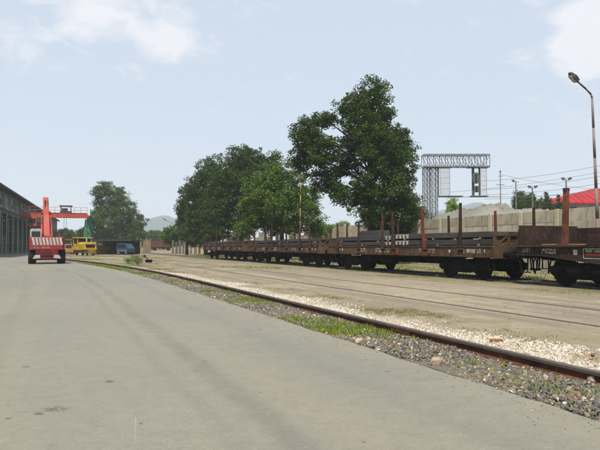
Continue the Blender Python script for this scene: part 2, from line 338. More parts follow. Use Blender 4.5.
class MB:
    def __init__(s): s.v = []; s.f = []
    def add(s, vs, fs):
        o = len(s.v); s.v += [tuple(x) for x in vs]; s.f += [tuple(i + o for i in f) for f in fs]; return s
    def box(s, c, d, rz=0.0, rot=None):
        x, y, z = d[0] / 2, d[1] / 2, d[2] / 2
        vs = [Vector((a * x, b * y, e * z)) for e in (-1, 1) for b in (-1, 1) for a in (-1, 1)]
        if rot is not None: vs = [rot @ q for q in vs]
        elif rz:
            m = Matrix.Rotation(rz, 3, 'Z'); vs = [m @ q for q in vs]
        return s.add([q + Vector(c) for q in vs], [(0, 2, 3, 1), (4, 5, 7, 6), (0, 1, 5, 4), (2, 6, 7, 3), (0, 4, 6, 2), (1, 3, 7, 5)])
    def bar(s, a, b, w, h=None, up=(0, 0, 1), w2=None, h2=None):
        a = Vector(a); b = Vector(b); h = h or w; w2 = w2 or w; h2 = h2 or h
        t = (b - a).normalized(); up = Vector(up)
        if abs(t.dot(up)) > 0.98: up = Vector((1, 0, 0))
        sx = t.cross(up).normalized(); sy = sx.cross(t)
        vs = [a + sx * (i * w / 2) + sy * (j * h / 2) for i, j in ((-1, -1), (1, -1), (1, 1), (-1, 1))] + \
             [b + sx * (i * w2 / 2) + sy * (j * h2 / 2) for i, j in ((-1, -1), (1, -1), (1, 1), (-1, 1))]
        return s.add(vs, [(3, 2, 1, 0), (4, 5, 6, 7), (0, 1, 5, 4), (1, 2, 6, 5), (2, 3, 7, 6), (3, 0, 4, 7)])
    def cyl(s, a, b, r, n=10, r2=None):
        a = Vector(a); b = Vector(b); r2 = r if r2 is None else r2
        t = (b - a).normalized(); up = Vector((0, 0, 1)) if abs(t.z) < 0.95 else Vector((1, 0, 0))
        sx = t.cross(up).normalized(); sy = sx.cross(t)
        vs = [a + (sx * math.cos(2 * math.pi * i / n) + sy * math.sin(2 * math.pi * i / n)) * r for i in range(n)] + \
             [b + (sx * math.cos(2 * math.pi * i / n) + sy * math.sin(2 * math.pi * i / n)) * r2 for i in range(n)]
        fs = [(i, (i + 1) % n, n + (i + 1) % n, n + i) for i in range(n)] + [tuple(range(n - 1, -1, -1)), tuple(range(n, 2 * n))]
        return s.add(vs, fs)
    def prism(s, poly, ax, a, b):
        """poly of 2D points extruded along axis ax from a to b (ax 'x': (y,z), 'y': (x,z), 'z': (x,y))"""
        mk = {'x': lambda p, t: (t, p[0], p[1]), 'y': lambda p, t: (p[0], t, p[1]), 'z': lambda p, t: (p[0], p[1], t)}[ax]
        n = len(poly)
        return s.add([mk(p, a) for p in poly] + [mk(p, b) for p in poly],
                     [(i, (i + 1) % n, n + (i + 1) % n, n + i) for i in range(n)] + [tuple(range(n - 1, -1, -1)), tuple(range(n, 2 * n))])
    def build(s, name, mat, parent=None, loc=(0, 0, 0), rz=0.0, bevel=0.0, smooth=False):
        me = bpy.data.meshes.new(name); me.from_pydata(s.v, [], s.f); me.update()
        return link(name, me, mat, parent, loc, rz, bevel, smooth)
def fixn(me):
    import bmesh
    bm = bmesh.new(); bm.from_mesh(me); bmesh.ops.recalc_face_normals(bm, faces=bm.faces); bm.to_mesh(me); bm.free()
def link(name, me, mat, parent=None, loc=(0, 0, 0), rz=0.0, bevel=0.0, smooth=False, fix=True):
    if fix: fixn(me)
    if mat: me.materials.append(M[mat] if isinstance(mat, str) else mat)
    if smooth: me.polygons.foreach_set('use_smooth', [True] * len(me.polygons))
    o = bpy.data.objects.new(name, me); COL.objects.link(o); o.location = loc; o.rotation_euler = (0, 0, rz)
    if parent: o.parent = parent
    if bevel:
        b = o.modifiers.new('bevel', 'BEVEL'); b.width = bevel; b.segments = 2; b.limit_method = 'ANGLE'
    return o
def again(o, parent, loc=None, rz=None):
    c = o.copy(); COL.objects.link(c); c.parent = parent
    if loc is not None: c.location = loc
    if rz is not None: c.rotation_euler = (0, 0, rz)
    return c
def tag(o, label=None, cat=None, group=None, kind=None):
    if label: o['label'] = label
    if cat: o['category'] = cat
    if group: o['group'] = group
    if kind: o['kind'] = kind
    return o
def empty(name, loc, rz, label, cat, group=None):
    o = bpy.data.objects.new(name, None); COL.objects.link(o); o.location = loc; o.rotation_euler = (0, 0, rz); o.empty_display_size = 0.3
    return tag(o, label, cat, group)
def fast_mesh(name, verts, faces_n, mat, parent=None, k=4):
    """verts (n,3) float array; faces are consecutive runs of k verts"""
    me = bpy.data.meshes.new(name); n = len(verts)
    me.vertices.add(n); me.vertices.foreach_set('co', np.asarray(verts, np.float32).ravel())
    me.loops.add(n); me.loops.foreach_set('vertex_index', np.arange(n, dtype=np.int32))
    me.polygons.add(n // k); me.polygons.foreach_set('loop_start', np.arange(0, n, k, dtype=np.int32)); me.polygons.foreach_set('loop_total', np.full(n // k, k, np.int32))
    me.polygons.foreach_set('use_smooth', np.zeros(n // k, bool)); me.update(calc_edges=True); me.validate()
    return link(name, me, mat, parent, fix=False)
def idx_mesh(name, verts, faces, mat, parent=None):
    """verts (n,3), faces (m,3) arrays"""
    me = bpy.data.meshes.new(name); n = len(verts); m = len(faces)
    me.vertices.add(n); me.vertices.foreach_set('co', np.asarray(verts, np.float32).ravel())
    me.loops.add(m * 3); me.loops.foreach_set('vertex_index', np.asarray(faces, np.int32).ravel())
    me.polygons.add(m); me.polygons.foreach_set('loop_start', np.arange(0, m * 3, 3, dtype=np.int32)); me.polygons.foreach_set('loop_total', np.full(m, 3, np.int32))
    me.polygons.foreach_set('use_smooth', np.zeros(m, bool)); me.update(calc_edges=True)
    return link(name, me, mat, parent, fix=False)

# ------------------------------------------------------------------ setting
gm = MB()
gm.add([(-6000, -60, 0), (6000, -60, 0), (6000, 6000, 0), (-6000, 6000, 0)], [(0, 1, 2, 3)])
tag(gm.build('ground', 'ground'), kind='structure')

def bend(u, a=0.0025, u0=20.0, um=62.0):
    x = min(max(u - u0, 0.0), um - u0); y = a * x * x
    if u > um: y += 2 * a * (um - u0) * (u - um)
    return y
# road: one sheet of asphalt with a real edge
edge = []
for i in range(470):
    u = -12 + i * 0.138
    edge.append(P(u, 3.70 - bend(u) + 0.012 * math.sin(u * 2.1) + 0.012 * math.sin(u * 7.3) + rnd.uniform(-0.016, 0.012), 0.0))
far = [Vector((-26, 60, 0)), Vector((-38, 92, 0)), Vector((-52, 135, 0)), Vector((-70, 190, 0)), Vector((-84, 190, 0)), Vector((-48, 80, 0)), Vector((-40, 20, 0)), Vector((-40, -30, 0)), Vector((12, -30, 0))]
pts = edge + far
rm = MB(); n = len(pts)
rm.add([(p.x, p.y, 0.022) for p in pts] + [(p.x, p.y, -0.05) for p in pts], [tuple(range(n))] + [(i, n + i, n + (i + 1) % n, (i + 1) % n) for i in range(n)])
tag(rm.build('road', 'asphalt'), kind='structure')

# hills far behind
hx = np.linspace(-1700, 1700, 90); hy = np.linspace(1250, 2050, 14)
hv = []; hf = []
def ridge(x):
    px = 300 + x / 1640 * F
    a = 24 * math.exp(-((px - 168) / 42.0) ** 2) + 40 * math.exp(-((px - 470) / 90.0) ** 2) + 16 * math.exp(-((px - 60) / 120.0) ** 2) + 26 * math.exp(-((px - 800) / 200.0) ** 2)
    return max(a + 1.2 * math.sin(px * 0.19) + 0.9 * math.sin(px * 0.43 + 1), 4) * 1640 / F
for j, y in enumerate(hy):
    s_ = math.sin(math.pi * min(max((j) / 13.0, 0), 1)) ** 0.8
    for i, x in enumerate(hx):
        hv.append((x, y, ridge(x) * s_ * (1 + 0.04 * math.sin(i * 1.7 + j)) - 2))
for j in range(13):
    for i in range(89):
        a = j * 90 + i; hf.append((a, a + 1, a + 91, a + 90))
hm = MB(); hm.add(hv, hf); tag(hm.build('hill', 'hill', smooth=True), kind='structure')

# ------------------------------------------------------------------ rails
def sweep_rail(path, prof, mb):
    k = len(prof); base = len(mb.v)
    for i, p in enumerate(path):
        a = path[max(i - 1, 0)]; b = path[min(i + 1, len(path) - 1)]
        t = Vector((b.x - a.x, b.y - a.y, 0)).normalized(); s = Vector((t.y, -t.x, 0))
        for x, z in prof: mb.v.append(tuple(p + s * x + Vector((0, 0, z))))
    for i in range(len(path) - 1):
        for j in range(k):
            a = base + i * k + j; b = base + i * k + (j + 1) % k
            mb.f.append((a, b, b + k, a + k))
    mb.f.append(tuple(base + j for j in range(k - 1, -1, -1))); mb.f.append(tuple(base + (len(path) - 1) * k + j for j in range(k)))
FOOT = [(-.065, 0), (.065, 0), (.065, .012), (.009, .028), (.009, .090), (-.009, .090), (-.009, .028), (-.065, .012)]
HEAD = [(-.034, .0902), (.034, .0902), (.035, .118), (.024, .128), (-.024, .128), (-.035, .118)]
def rail(name, parent, path, z0):
    m = MB(); sweep_rail([p + Vector((0, 0, z0)) for p in path], FOOT, m); o = m.build(name, 'rail', parent)
    h = MB(); sweep_rail([p + Vector((0, 0, z0)) for p in path], HEAD, h); h.build('rail_head', 'rail_top', o)
    return o
tr = empty('railway_track', (0, 0, 0), 0, 'rusty curving railway track along the edge of the asphalt road', 'railway track')
us = [-12 + i * 0.75 for i in range(100)]
rail('rail', tr, [P(u, 4.74 - bend(u)) for u in us if u < 62], 0.0)
rail('rail', tr, [P(u, 3.705 - bend(u)) for u in us if u < 62], -0.112)
for u in (7.4, 22.4):
    for sg in (-1, 1):
        fp = MB(); c = P(u, 4.74 - bend(u) + sg * 0.022, 0.056); fp.box(c, (0.5, 0.014, 0.06), YAW)
        for k in (-.17, -.06, .06, .17):
            q = P(u + k, 4.74 + sg * 0.036 - bend(u), 0.056); fp.box(q, (0.026, 0.02, 0.026), YAW)
        fp.build('fish_plate', 'rail', tr)
def flat_track(name, label, va, vb, z0, u0, u1):
    t = empty(name, P(10, (va + vb) / 2), 0, label, 'railway track')
    o = P(10, (va + vb) / 2)
    for v in (va, vb):
        path = [P(u0 + (u1 - u0) * i / 40.0, v + 0.01 * math.sin(i)) - o for i in range(41)]
        rail('rail', t, path, z0)
    return t
flat_track('railway_track', 'rusty rails sunk almost flush into the bare dirt yard', 8.16, 10.20, -0.113, -14, 95)
flat_track('railway_track', 'weedy railway track under the row of flat wagons', 15.3, 16.8, -0.075, -14, 130)

# ------------------------------------------------------------------ stones
def base_ico():
    t = (1 + 5 ** 0.5) / 2
    v = np.array([(-1, t, 0), (1, t, 0), (-1, -t, 0), (1, -t, 0), (0, -1, t), (0, 1, t), (0, -1, -t), (0, 1, -t), (t, 0, -1), (t, 0, 1), (-t, 0, -1), (-t, 0, 1)], float)
    v /= np.linalg.norm(v[0])
    f = np.array([(0, 11, 5), (0, 5, 1), (0, 1, 7), (0, 7, 10), (0, 10, 11), (1, 5, 9), (5, 11, 4), (11, 10, 2), (10, 7, 6), (7, 1, 8), (3, 9, 4), (3, 4, 2), (3, 2, 6), (3, 6, 8), (3, 8, 9), (4, 9, 5), (2, 4, 11), (6, 2, 10), (8, 6, 7), (9, 8, 1)])
    return v, f
def base_oct():
    v = np.array([(1, 0, 0), (-1, 0, 0), (0, 1, 0), (0, -1, 0), (0, 0, 1), (0, 0, -1)], float)
    f = np.array([(0, 2, 4), (2, 1, 4), (1, 3, 4), (3, 0, 4), (2, 0, 5), (1, 2, 5), (3, 1, 5), (0, 3, 5)])
    return v, f
def rand_rot(n):
    q = nr.normal(size=(n, 4)); q /= np.linalg.norm(q, axis=1)[:, None]
    w, x, y, z = q.T
    return np.stack([np.stack([1 - 2 * (y * y + z * z), 2 * (x * y - z * w), 2 * (x * z + y * w)], -1),
                     np.stack([2 * (x * y + z * w), 1 - 2 * (x * x + z * z), 2 * (y * z - x * w)], -1),
                     np.stack([2 * (x * z - y * w), 2 * (y * z + x * w), 1 - 2 * (x * x + y * y)], -1)], 1)
def stones(name, pos, size, mat, base, parent=None):
    bv, bf = base; n = len(pos); k = len(bv)
    V = np.repeat(bv[None], n, 0) * (1 + nr.uniform(-.42, .35, (n, k, 1)))
    V = V * (size[:, None, None] * nr.uniform(.45, 1.35, (n, 1, 3)))
    V = np.einsum('nij,nkj->nki', rand_rot(n), V) + pos[:, None, :]
    Fc = (np.arange(n)[:, None, None] * k + bf[None]).reshape(-1, 3)
    return idx_mesh(name, V.reshape(-1, 3), Fc, mat, parent)
def uvz(u, v, z): return np.stack([DX * u + DY * v, DY * u - DX * v, z], -1)
def nbend(u): x = np.clip(u - 20, 0, 42); return 0.0025 * x * x
def field(n, ulo, uhi, vlo, vhi, p=1.0):
    u = ulo + (uhi - ulo) * nr.random(n) ** p; v = nr.uniform(vlo, vhi, n); return u, v
u, v = field(34000, 0.5, 34, 3.745, 4.70, 1.4)
bare = np.sin(u * 1.3 + 2 * v) + .8 * np.sin(u * 3.1 - v * 4) + nr.normal(0, .5, len(u)) > .95 + 1.5 * (v - 3.8); u, v = u[~bare], v[~bare]
s = nr.uniform(.009, .024, len(u)); big = nr.random(len(u)) > .95; s[big] *= 1.5
z = nr.uniform(-.006, .016, len(u)) + .012 * np.sin(u * 2.2)
tag(stones('ballast', uvz(u, v - nbend(u), z), s, 'ballast', base_ico()), 'dark grey crushed stone ballast between the asphalt and the rail', 'ballast', kind='stuff')
u, v = field(62000, 1.6, 30, 4.79, 6.35, 1.5)
e = 5.72 + .3 * np.sin(u * .9 + 2.6) + .2 * np.sin(u * 2.3 + 1) + nr.normal(0, .22, len(u)); keep = (v < e) & (np.sin(u * 1.9 + v * 3) + .7 * np.sin(u * 4.3 - v * 2.2) + nr.normal(0, .55, len(u)) < .55 + 1.6 * (5.7 - v))
u, v = u[keep], v[keep]
s = nr.uniform(.009, .022, len(u)); z = nr.uniform(0, .012, len(u)) + .02 * np.clip(1 - (v - 4.8) / .5, 0, 1)
tag(stones('gravel', uvz(u, v - nbend(u), z), s, 'gravel', base_oct()), 'pale cream gravel spilled along the far side of the rail', 'gravel', kind='stuff')
u, v = field(2600, 2, 40, 6.0, 15.0, 1.2); s = nr.uniform(.005, .014, len(u))
tag(stones('loose_stones', uvz(u, v, s * .3), s, 'ballast', base_oct()), 'loose pebbles scattered over the bare dirt yard', 'pebbles', kind='stuff')
u, v = field(1500, 1.2, 26, 0, 1, 1.2); v = 3.69 - .5 * v ** 2.6; s = nr.uniform(.002, .007, len(u))
tag(stones('road_grit', uvz(u, v - nbend(u), .024 + s * .3), s, 'ballast', base_oct()), 'fine grit along the edge of the asphalt', 'grit', kind='stuff')

def rock(name, p, dims, mat, label, cat, seed):
    rr = random.Random(seed); bv, bf = base_ico(); m = MB()
    import bmesh
    bm = bmesh.new(); bmesh.ops.create_icosphere(bm, subdivisions=2, radius=1.0)
    for q in bm.verts:
        k = 1 + rr.uniform(-.13, .13); q.co = Vector((q.co.x * dims[0] * k, q.co.y * dims[1] * k, max(q.co.z, -.5) * dims[2] * k))
    me = bpy.data.meshes.new(name); bm.to_mesh(me); bm.free()
    o = link(name, me, mat, None, p, rr.uniform(0, 3)); return tag(o, label, cat)
def gpt(px, py, z=0.0):
    Y = F * (EYE - z) / (py - HOR); return Vector((X_(px, Y), Y, z))
rock('rock', gpt(436, 361, .02), (.085, .06, .055), 'stone_pale', 'pale angular rock lying in the ballast near the asphalt edge', 'rock', 1)
rock('rock', gpt(359, 341, .02), (.12, .055, .05), 'stone_pale', 'flat pale rock lying on the ballast further up the track', 'rock', 2)
rock('rock', gpt(590, 379, .03), (.05, .04, .05), 'stone_pale', 'pale upright stone against the rail at right edge', 'rock', 3)
rock('rock', gpt(437, 276, .02), (.12, .1, .07), 'stone_pale', 'small pale stone on the dirt by the wagons', 'rock', 5)
b = MB().box((0, 0, .026), (.155, .08, .052)); b = b.build('brick_piece', 'brick', None, gpt(495, 342), 0.15, bevel=.008); tag(b, 'broken orange brick lying on the pale gravel', 'brick')
b = MB().box((0, 0, .018), (.05, .03, .03), rot=Matrix.Rotation(.5, 3, 'X') @ Matrix.Rotation(.4, 3, 'Y')); b.bar((.01, 0, .02), (.05, .02, .012), .03, .012); b = b.build('litter', 'paint_red', None, gpt(590, 356), .5, bevel=.01); tag(b, 'crumpled red scrap of litter on the pale gravel', 'litter')

# ------------------------------------------------------------------ grass
def blades(name, u, v, h, nb, spread, mat, label, cat='grass'):
    n = len(u); N = n * nb
    uu = np.repeat(u, nb) + nr.normal(0, spread, N); vv = np.repeat(v, nb) + nr.normal(0, spread, N)
    hh = np.repeat(h, nb) * nr.uniform(.45, 1.15, N)
    p = uvz(uu, vv, np.zeros(N)); a = nr.uniform(0, 6.283, N); w = np.clip(hh * .11, .003, .014) * nr.uniform(.7, 1.4, N)
    lean = nr.uniform(.1, .9, N) * hh; b_ = nr.uniform(0, 6.283, N)
    side = np.stack([np.cos(a) * w, np.sin(a) * w, np.zeros(N)], -1)
    tip = p + np.stack([np.cos(b_) * lean, np.sin(b_) * lean, hh], -1)
    V = np.stack([p - side, p + side, tip], 1).reshape(-1, 3)
    return tag(fast_mesh(name, V, None, mat, k=3), label, cat, kind='stuff')
def patchy(n, ulo, uhi, vlo, vhi, thr, p=1.0, f=1.0, seed=0):
    u, v = field(n, ulo, uhi, vlo, vhi, p)
    m = np.sin(u * .9 * f + seed) * np.cos(v * 1.7 * f + .6 * u * f + seed * 2) + .5 * np.sin(u * 2.7 * f + v * 2 * f + seed) + nr.normal(0, .35, n)
    k = m > thr; return u[k], v[k]
u, v = patchy(8500, 7.5, 48, 3.78, 4.66, .35, 1.0, .6, 1)
blades('verge_grass', u, v - nbend(u), nr.uniform(.02, .085, len(u)), 14, .045, 'grass_green', 'green weeds growing through the ballast beside the rail')
u, v = patchy(900, 2.5, 9, 3.8, 4.66, .9, 1.0, 1.3, 3)
blades('ballast_weeds', u, v, nr.uniform(.03, .08, len(u)), 7, .03, 'grass_green', 'sparse small weeds in the dark near ballast')
u, v = patchy(8000, 3.2, 60, 5.6, 6.9, .95, 1.15, .7, 5)
blades('dry_grass', u, v - nbend(u), nr.uniform(.012, .042, len(u)), 16, .06, 'grass_dry', 'dry brown grass tufts along the edge of the pale gravel')
u, v = patchy(6000, 3.2, 60, 5.6, 6.7, 1.0, 1.1, .7, 5.5)
blades('green_tufts', u, v - nbend(u), nr.uniform(.015, .05, len(u)), 16, .05, 'grass_green', 'green tufts between the pale gravel and dirt yard')
u, v = patchy(12000, 6, 75, 12.9, 15.2, .85, 1.0, .5, 2)
blades('wagon_grass', u, v, nr.uniform(.012, .05, len(u)), 12, .09, 'grass_green', 'short yellow green grass in front of the wagon wheels')
u, v = patchy(7000, 10, 80, 17.2, 22.5, .1, 1.0, .8, 4)
blades('back_weeds', u, v, nr.uniform(.03, .14, len(u)), 10, .12, 'grass_green', 'weeds between the wagons and the concrete wall')
u, v = patchy(16000, 26, 85, -2.0, 12.5, 1.0, 1.0, .22, 8)
keep = v > 4.9 - nbend(u) - np.clip(u - 62, 0, 99) * .2; u, v = u[keep], v[keep]
blades('yard_grass', u, v, nr.uniform(.03, .12, len(u)), 10, .14, 'grass_green', 'patches of green grass further up the yard')
u, v = patchy(8000, 24, 80, -2.0, 12.0, 1.05, 1.0, .3, 12)
keep = v > 5.0 - nbend(u) - np.clip(u - 62, 0, 99) * .2; u, v = u[keep], v[keep]
blades('yard_dry_grass', u, v, nr.uniform(.03, .12, len(u)), 10, .14, 'grass_dry', 'patches of dry straw coloured grass further up the yard')
#OBJECTS
# ------------------------------------------------------------------ flat wagons
def marks(mb, x0, x1, z0, z1, y, rows=2, seed=0, cover=.72):
    """stencilled characters as short painted strokes on the side plate (their letters cannot be read in the photograph)"""
    rr = random.Random(seed); h = (z1 - z0) / (rows * 1.35)
    for r_ in range(rows):
        zc = z1 - h * .6 - r_ * h * 1.35; x = x0
        while x < x1:
            w = h * rr.uniform(.35, .6)
            if rr.random() < cover:
                t = h * .2
                for k in range(rr.choice((2, 3, 3))):
                    if rr.random() < .5: mb.box((x + rr.choice((0, w * .8)) + t / 2, y, zc), (t, .004, h))
                    else: mb.box((x + w / 2, y + .0012, zc + rr.choice((-.4, 0, .4)) * h), (w, .004, t))
            x += w * 1.45
def wheel_mesh():
    m = MB(); prof = [(.07, .0), (.07, .12), (.045, .16), (.03, .36), (.055, .40), (.066, .46), (.066, .49), (.03, .495), (.03, .462), (-.066, .452), (-.066, .40), (-.03, .36), (-.02, .16), (-.05, .12), (-.05, 0)]
    n = 22
    for y, r in prof:
        for i in range(n): m.v.append((r * math.cos(6.28319 * i / n), y, r * math.sin(6.28319 * i / n)))
    for k in range(len(prof) - 1):
        for i in range(n):
            a = k * n + i; b = k * n + (i + 1) % n; m.f.append((a, b, b + n, a + n))
    return m
WHEEL = [None]
def make_bogie(root, x):
    f = MB()
    for sg in (1, -1):
        y = sg * .98
        poly = [(-1.45, .46), (-1.3, .34), (-.75, .34), (-.5, .26), (.5, .26), (.75, .34), (1.3, .34), (1.45, .46), (1.42, .64), (1.1, .70), (.6, .62), (.35, .78), (-.35, .78), (-.6, .62), (-1.1, .70), (-1.42, .64)]
        f.prism(poly, 'y', y - .045, y + .045)
        f.box((0, y + .07, .50), (.34, .06, .36))
        for sx in (-1, 1):
            f.bar((sx * .35, y + sg * .05, .3), (sx * .78, y + sg * .05, .36), .05)
    f.box((0, 0, .70), (.42, 1.9, .16)); f.cyl((0, 0, .6), (0, 0, .93), .2, 14)
    for sx in (-1, 1): f.box((sx * 1.42, 0, .5), (.08, 1.9, .12))
    o = f.build('bogie', 'rust_dark', root, (x, 0, 0), bevel=.008)
    for sx in (-1, 1):
        a = MB(); a.cyl((sx, -.72, .50), (sx, .72, .50), .075, 10); a.build('axle', 'wheel', o)
        for sg in (1, -1):
            if WHEEL[0] is None:
                w = wheel_mesh().build('wheel', 'wheel', o, (sx, sg * .75, .50), smooth=False); WHEEL[0] = w
                w.rotation_euler = (0, 0, 0 if sg > 0 else math.pi)
            else: again(WHEEL[0], o, (sx, sg * .75, .50), 0 if sg > 0 else math.pi)
            b = MB(); b.box((sx, sg * 1.0, .50), (.26, .24, .26)); b.cyl((sx, sg * 1.12, .50), (sx, sg * 1.17, .50), .1, 12)
            b.build('axle_box', 'rust_dark', o, bevel=.01)
            for k in (-.2, .2):
                sp = MB(); sp.cyl((sx + k, sg * 1.03, .37), (sx + k, sg * 1.03, .64), .04, 7)
                for q in range(5): sp.cyl((sx + k, sg * 1.03, .38 + q * .055), (sx + k, sg * 1.03, .41 + q * .055), .062, 9)
                sp.build('spring', 'rust_dark', o)
        for sg in (1, -1):
            k = MB(); k.bar((sx * .46, sg * .75, .36), (sx * .50, sg * .75, .74), .07, .05); k.box((sx * .50, sg * .75, .5), (.06, .1, .3)); k.build('brake_block', 'rust_dark', o)
    return o
def buffers(root, L, z=.98):
    for sx in (-1, 1):
        for sg in (-1, 1):
            b = MB(); x = sx * L / 2
            b.cyl((x, sg * .875, z), (x + sx * .30, sg * .875, z), .115, 12); b.cyl((x + sx * .30, sg * .875, z), (x + sx * .46, sg * .875, z), .085, 12)
            o = b.build('buffer', 'rust_dark', root)
            h = MB(); h.cyl((x + sx * .46, sg * .875, z), (x + sx * .50, sg * .875, z), .21, 16, .23); h.cyl((x + sx * .501, sg * .875, z), (x + sx * .525, sg * .875, z), .23, 16, .17); h.build('buffer_head', 'rust_dark', o)
        c = MB(); x = sx * L / 2
        c.bar((x, 0, z), (x + sx * .38, 0, z), .07, .12); c.bar((x + sx * .34, 0, z + .1), (x + sx * .40, 0, z - .16), .06)
        c.cyl((x + sx * .36, -.05, z - .1), (x + sx * .42, -.05, z - .5), .03, 7); c.cyl((x + sx * .36, .05, z - .1), (x + sx * .42, .05, z - .5), .03, 7); c.box((x + sx * .42, 0, z - .52), (.08, .2, .07))
        c.build('coupling', 'rust_dark', root)
        for sg in (-1, 1):
            hh = MB(); pts = [Vector((x + sx * .02, sg * .42, z - .05)), Vector((x + sx * .2, sg * .40, z - .2)), Vector((x + sx * .26, sg * .36, z - .5)), Vector((x + sx * .22, sg * .3, z - .66))]
            for a, b in zip(pts, pts[1:]): hh.cyl(a, b, .027, 7)
            hh.build('brake_hose', 'rubber', root)
def stake(root, x, sg, h, lean=(0, 0), mat='rust_stake', w=.115, z0=.84, y=1.44, wt=.08):
    m = MB(); m.bar((x, sg * y, z0), (x + lean[0], sg * (y + lean[1]), 1.3 + h), w, w * 1.1, up=(0, 1, 0), w2=wt, h2=wt)
    o = m.build('stake', mat, root, bevel=.008)
    for zz in (1.18, .93): MB().box((x, sg * 1.44, zz), (.2, .2, .05)).build('stake_pocket', 'rust', o)
    return o
def stake_wagon(uc, name, label, near, farr, seed, ext=True):
    """13.8 m bogie stake wagon; local +x runs away from the camera, +y towards the road"""
    rr = random.Random(seed); Lw = 13.8
    root = empty(name, P(uc, 16.05), YAW, label, 'flat wagon', 'row of stabled flat wagons')
    for sg in (1, -1):
        m = MB(); y = sg * 1.335
        m.box((0, y, 1.09), (Lw - .02, .03, .36)); m.box((0, sg * 1.325, 1.283), (Lw, .11, .034)); m.box((0, sg * 1.325, .893), (Lw, .11, .034))
        for k in range(12): m.box((-Lw / 2 + .6 + k * (Lw - 1.2) / 11, sg * 1.358, 1.09), (.03, .02, .352))
        for k in range(9):
            m.cyl((-Lw / 2 + 1.1 + k * 1.42, sg * 1.35, 1.0), (-Lw / 2 + 1.1 + k * 1.42, sg * 1.43, 1.0), .035, 8)
        m.build('side_beam', 'rust', root)
    nb = 46
    pl = MB().box((0, 0, 0), (Lw / nb - .008, 2.52, .045)); pl = pl.build('deck_plank', 'timber_old', root, (-Lw / 2 + Lw / nb * .5, 0, 1.27))
    pl.data.materials.clear(); pl.data.materials.append(M['board'])
    for k in range(1, nb): again(pl, root, (-Lw / 2 + Lw / nb * (k + .5), 0, 1.27 + rr.uniform(-.004, .004)))
    uf = MB()
    for sg in (-1, 1): uf.box((0, sg * .4, 1.0), (Lw - .3, .1, .34)); uf.prism([(-3.3, .84), (3.3, .84), (2.5, .58), (-2.5, .58)], 'y', sg * .4 - .04, sg * .4 + .04)
    for k in range(9): uf.box((-Lw / 2 + 1 + k * (Lw - 2) / 8, 0, 1.06), (.1, 2.6, .2))
    uf.build('underframe', 'rust_dark', root)
    for sx in (-1, 1):
        h = MB(); h.box((sx * (Lw / 2 - .04), 0, 1.06), (.09, 2.78, .44)); h.build('headstock', 'rust', root, bevel=.01)
        # framed end board folded up at the end of the deck
        e = MB(); x = sx * (Lw / 2 - .10)
        e.box((x, 0, 1.36), (.09, 2.62, .10)); e.box((x, 0, 1.70), (.10, 2.62, .09))
        for k in range(5): e.box((x, -1.25 + k * .625, 1.53), (.085, .11, .26))
        e.box((x + sx * -.03, 0, 1.53), (.02, 2.5, .26))
        for sg in (-1, 1): e.bar((x + sx * .03, sg * 1.1, 1.38), (x + sx * .03, sg * .7, 1.68), .05)
        e.build('end_board', 'rust', root, bevel=.008)
        for sg in (-1, 1):
            st = MB(); x = sx * (Lw / 2 - .25)
            st.bar((x - .15, sg * 1.3, .88), (x - .15, sg * 1.3, .45), .035); st.bar((x + .15, sg * 1.3, .88), (x + .15, sg * 1.3, .45), .035); st.box((x, sg * 1.3, .44), (.36, .16, .03))
            st.build('step', 'rust_dark', root)
    buffers(root, Lw)
    for x in (-4.6, 4.6): make_bogie(root, x)
    g = MB(); g.cyl((-1.3, .55, .72), (-.3, .55, .72), .17, 14); g.build('brake_cylinder', 'rust_dark', root)
    g = MB(); g.cyl((.6, .75, .70), (1.9, .75, .70), .2, 14); g.build('air_tank', 'rust_dark', root)
    g = MB(); g.box((2.4, 1.05, .72), (.5, .35, .32)); g.bar((2.4, 1.2, .88), (2.4, 1.2, .5), .05); g.build('equipment_box', 'rust_dark', root, bevel=.01)
    g = MB(); g.cyl((-3.6, .1, .55), (3.6, .1, .55), .03, 7); g.cyl((-3.2, .9, .84), (3.4, .9, .80), .025, 7)
    for k in (-1.9, 1.2): g.bar((k, .9, .84), (k, 1.3, .72), .03)
    g.build('brake_rod', 'rust_dark', root)
    for u, h, lean, mt in near: stake(root, u - uc, 1, h, lean, mt)
    for u, h, lean, mt in farr: stake(root, u - uc, -1, h, lean, mt)
    y = 1.358
    for (xa, xb, za, zb, rows, cov) in ((-6.4, -5.4, 1.0, 1.2, 1, .7), (-3.4, -2.2, .98, 1.2, 2, .5), (.2, 1.5, .96, 1.22, 2, .9), (2.5, 3.3, .98, 1.22, 2, .9), (5.0, 5.7, 1.02, 1.18, 1, .7)):
        seed += 1; mk = MB(); marks(mk, xa, xb, za, zb, y, rows, seed, cov); mk.build('stencil_marking', 'paint_white', root)['kind'] = 'stuff'
    mk = MB(); mk.add([(-4.3, y + .002, 1.02), (-4.22, y + .002, 1.1), (-4.3, y + .002, 1.18), (-4.38, y + .002, 1.1)], [(0, 1, 2, 3)]); mk.build('diamond_marking', 'paint_white', root)
    mk = MB()
    for q in ((-5.05, 1.17, .32, .02), (-5.05, 1.03, .32, .02), (-5.2, 1.1, .02, .16), (-4.9, 1.1, .02, .16)): mk.box((q[0], y, q[1]), (q[2], .004, q[3]))
    mk.build('outlined_marking', 'paint_white', root)
    MB().box((-.3, y - .001, 1.09), (.42, .006, .3)).build('rust_patch', 'rust_orange', root); MB().box((Lw / 2 - .5, y - .001, 1.07), (.3, .006, .24)).build('rust_patch', 'rust_orange', root)
    return root
RS, RD = 'rust_stake', 'red_stake'
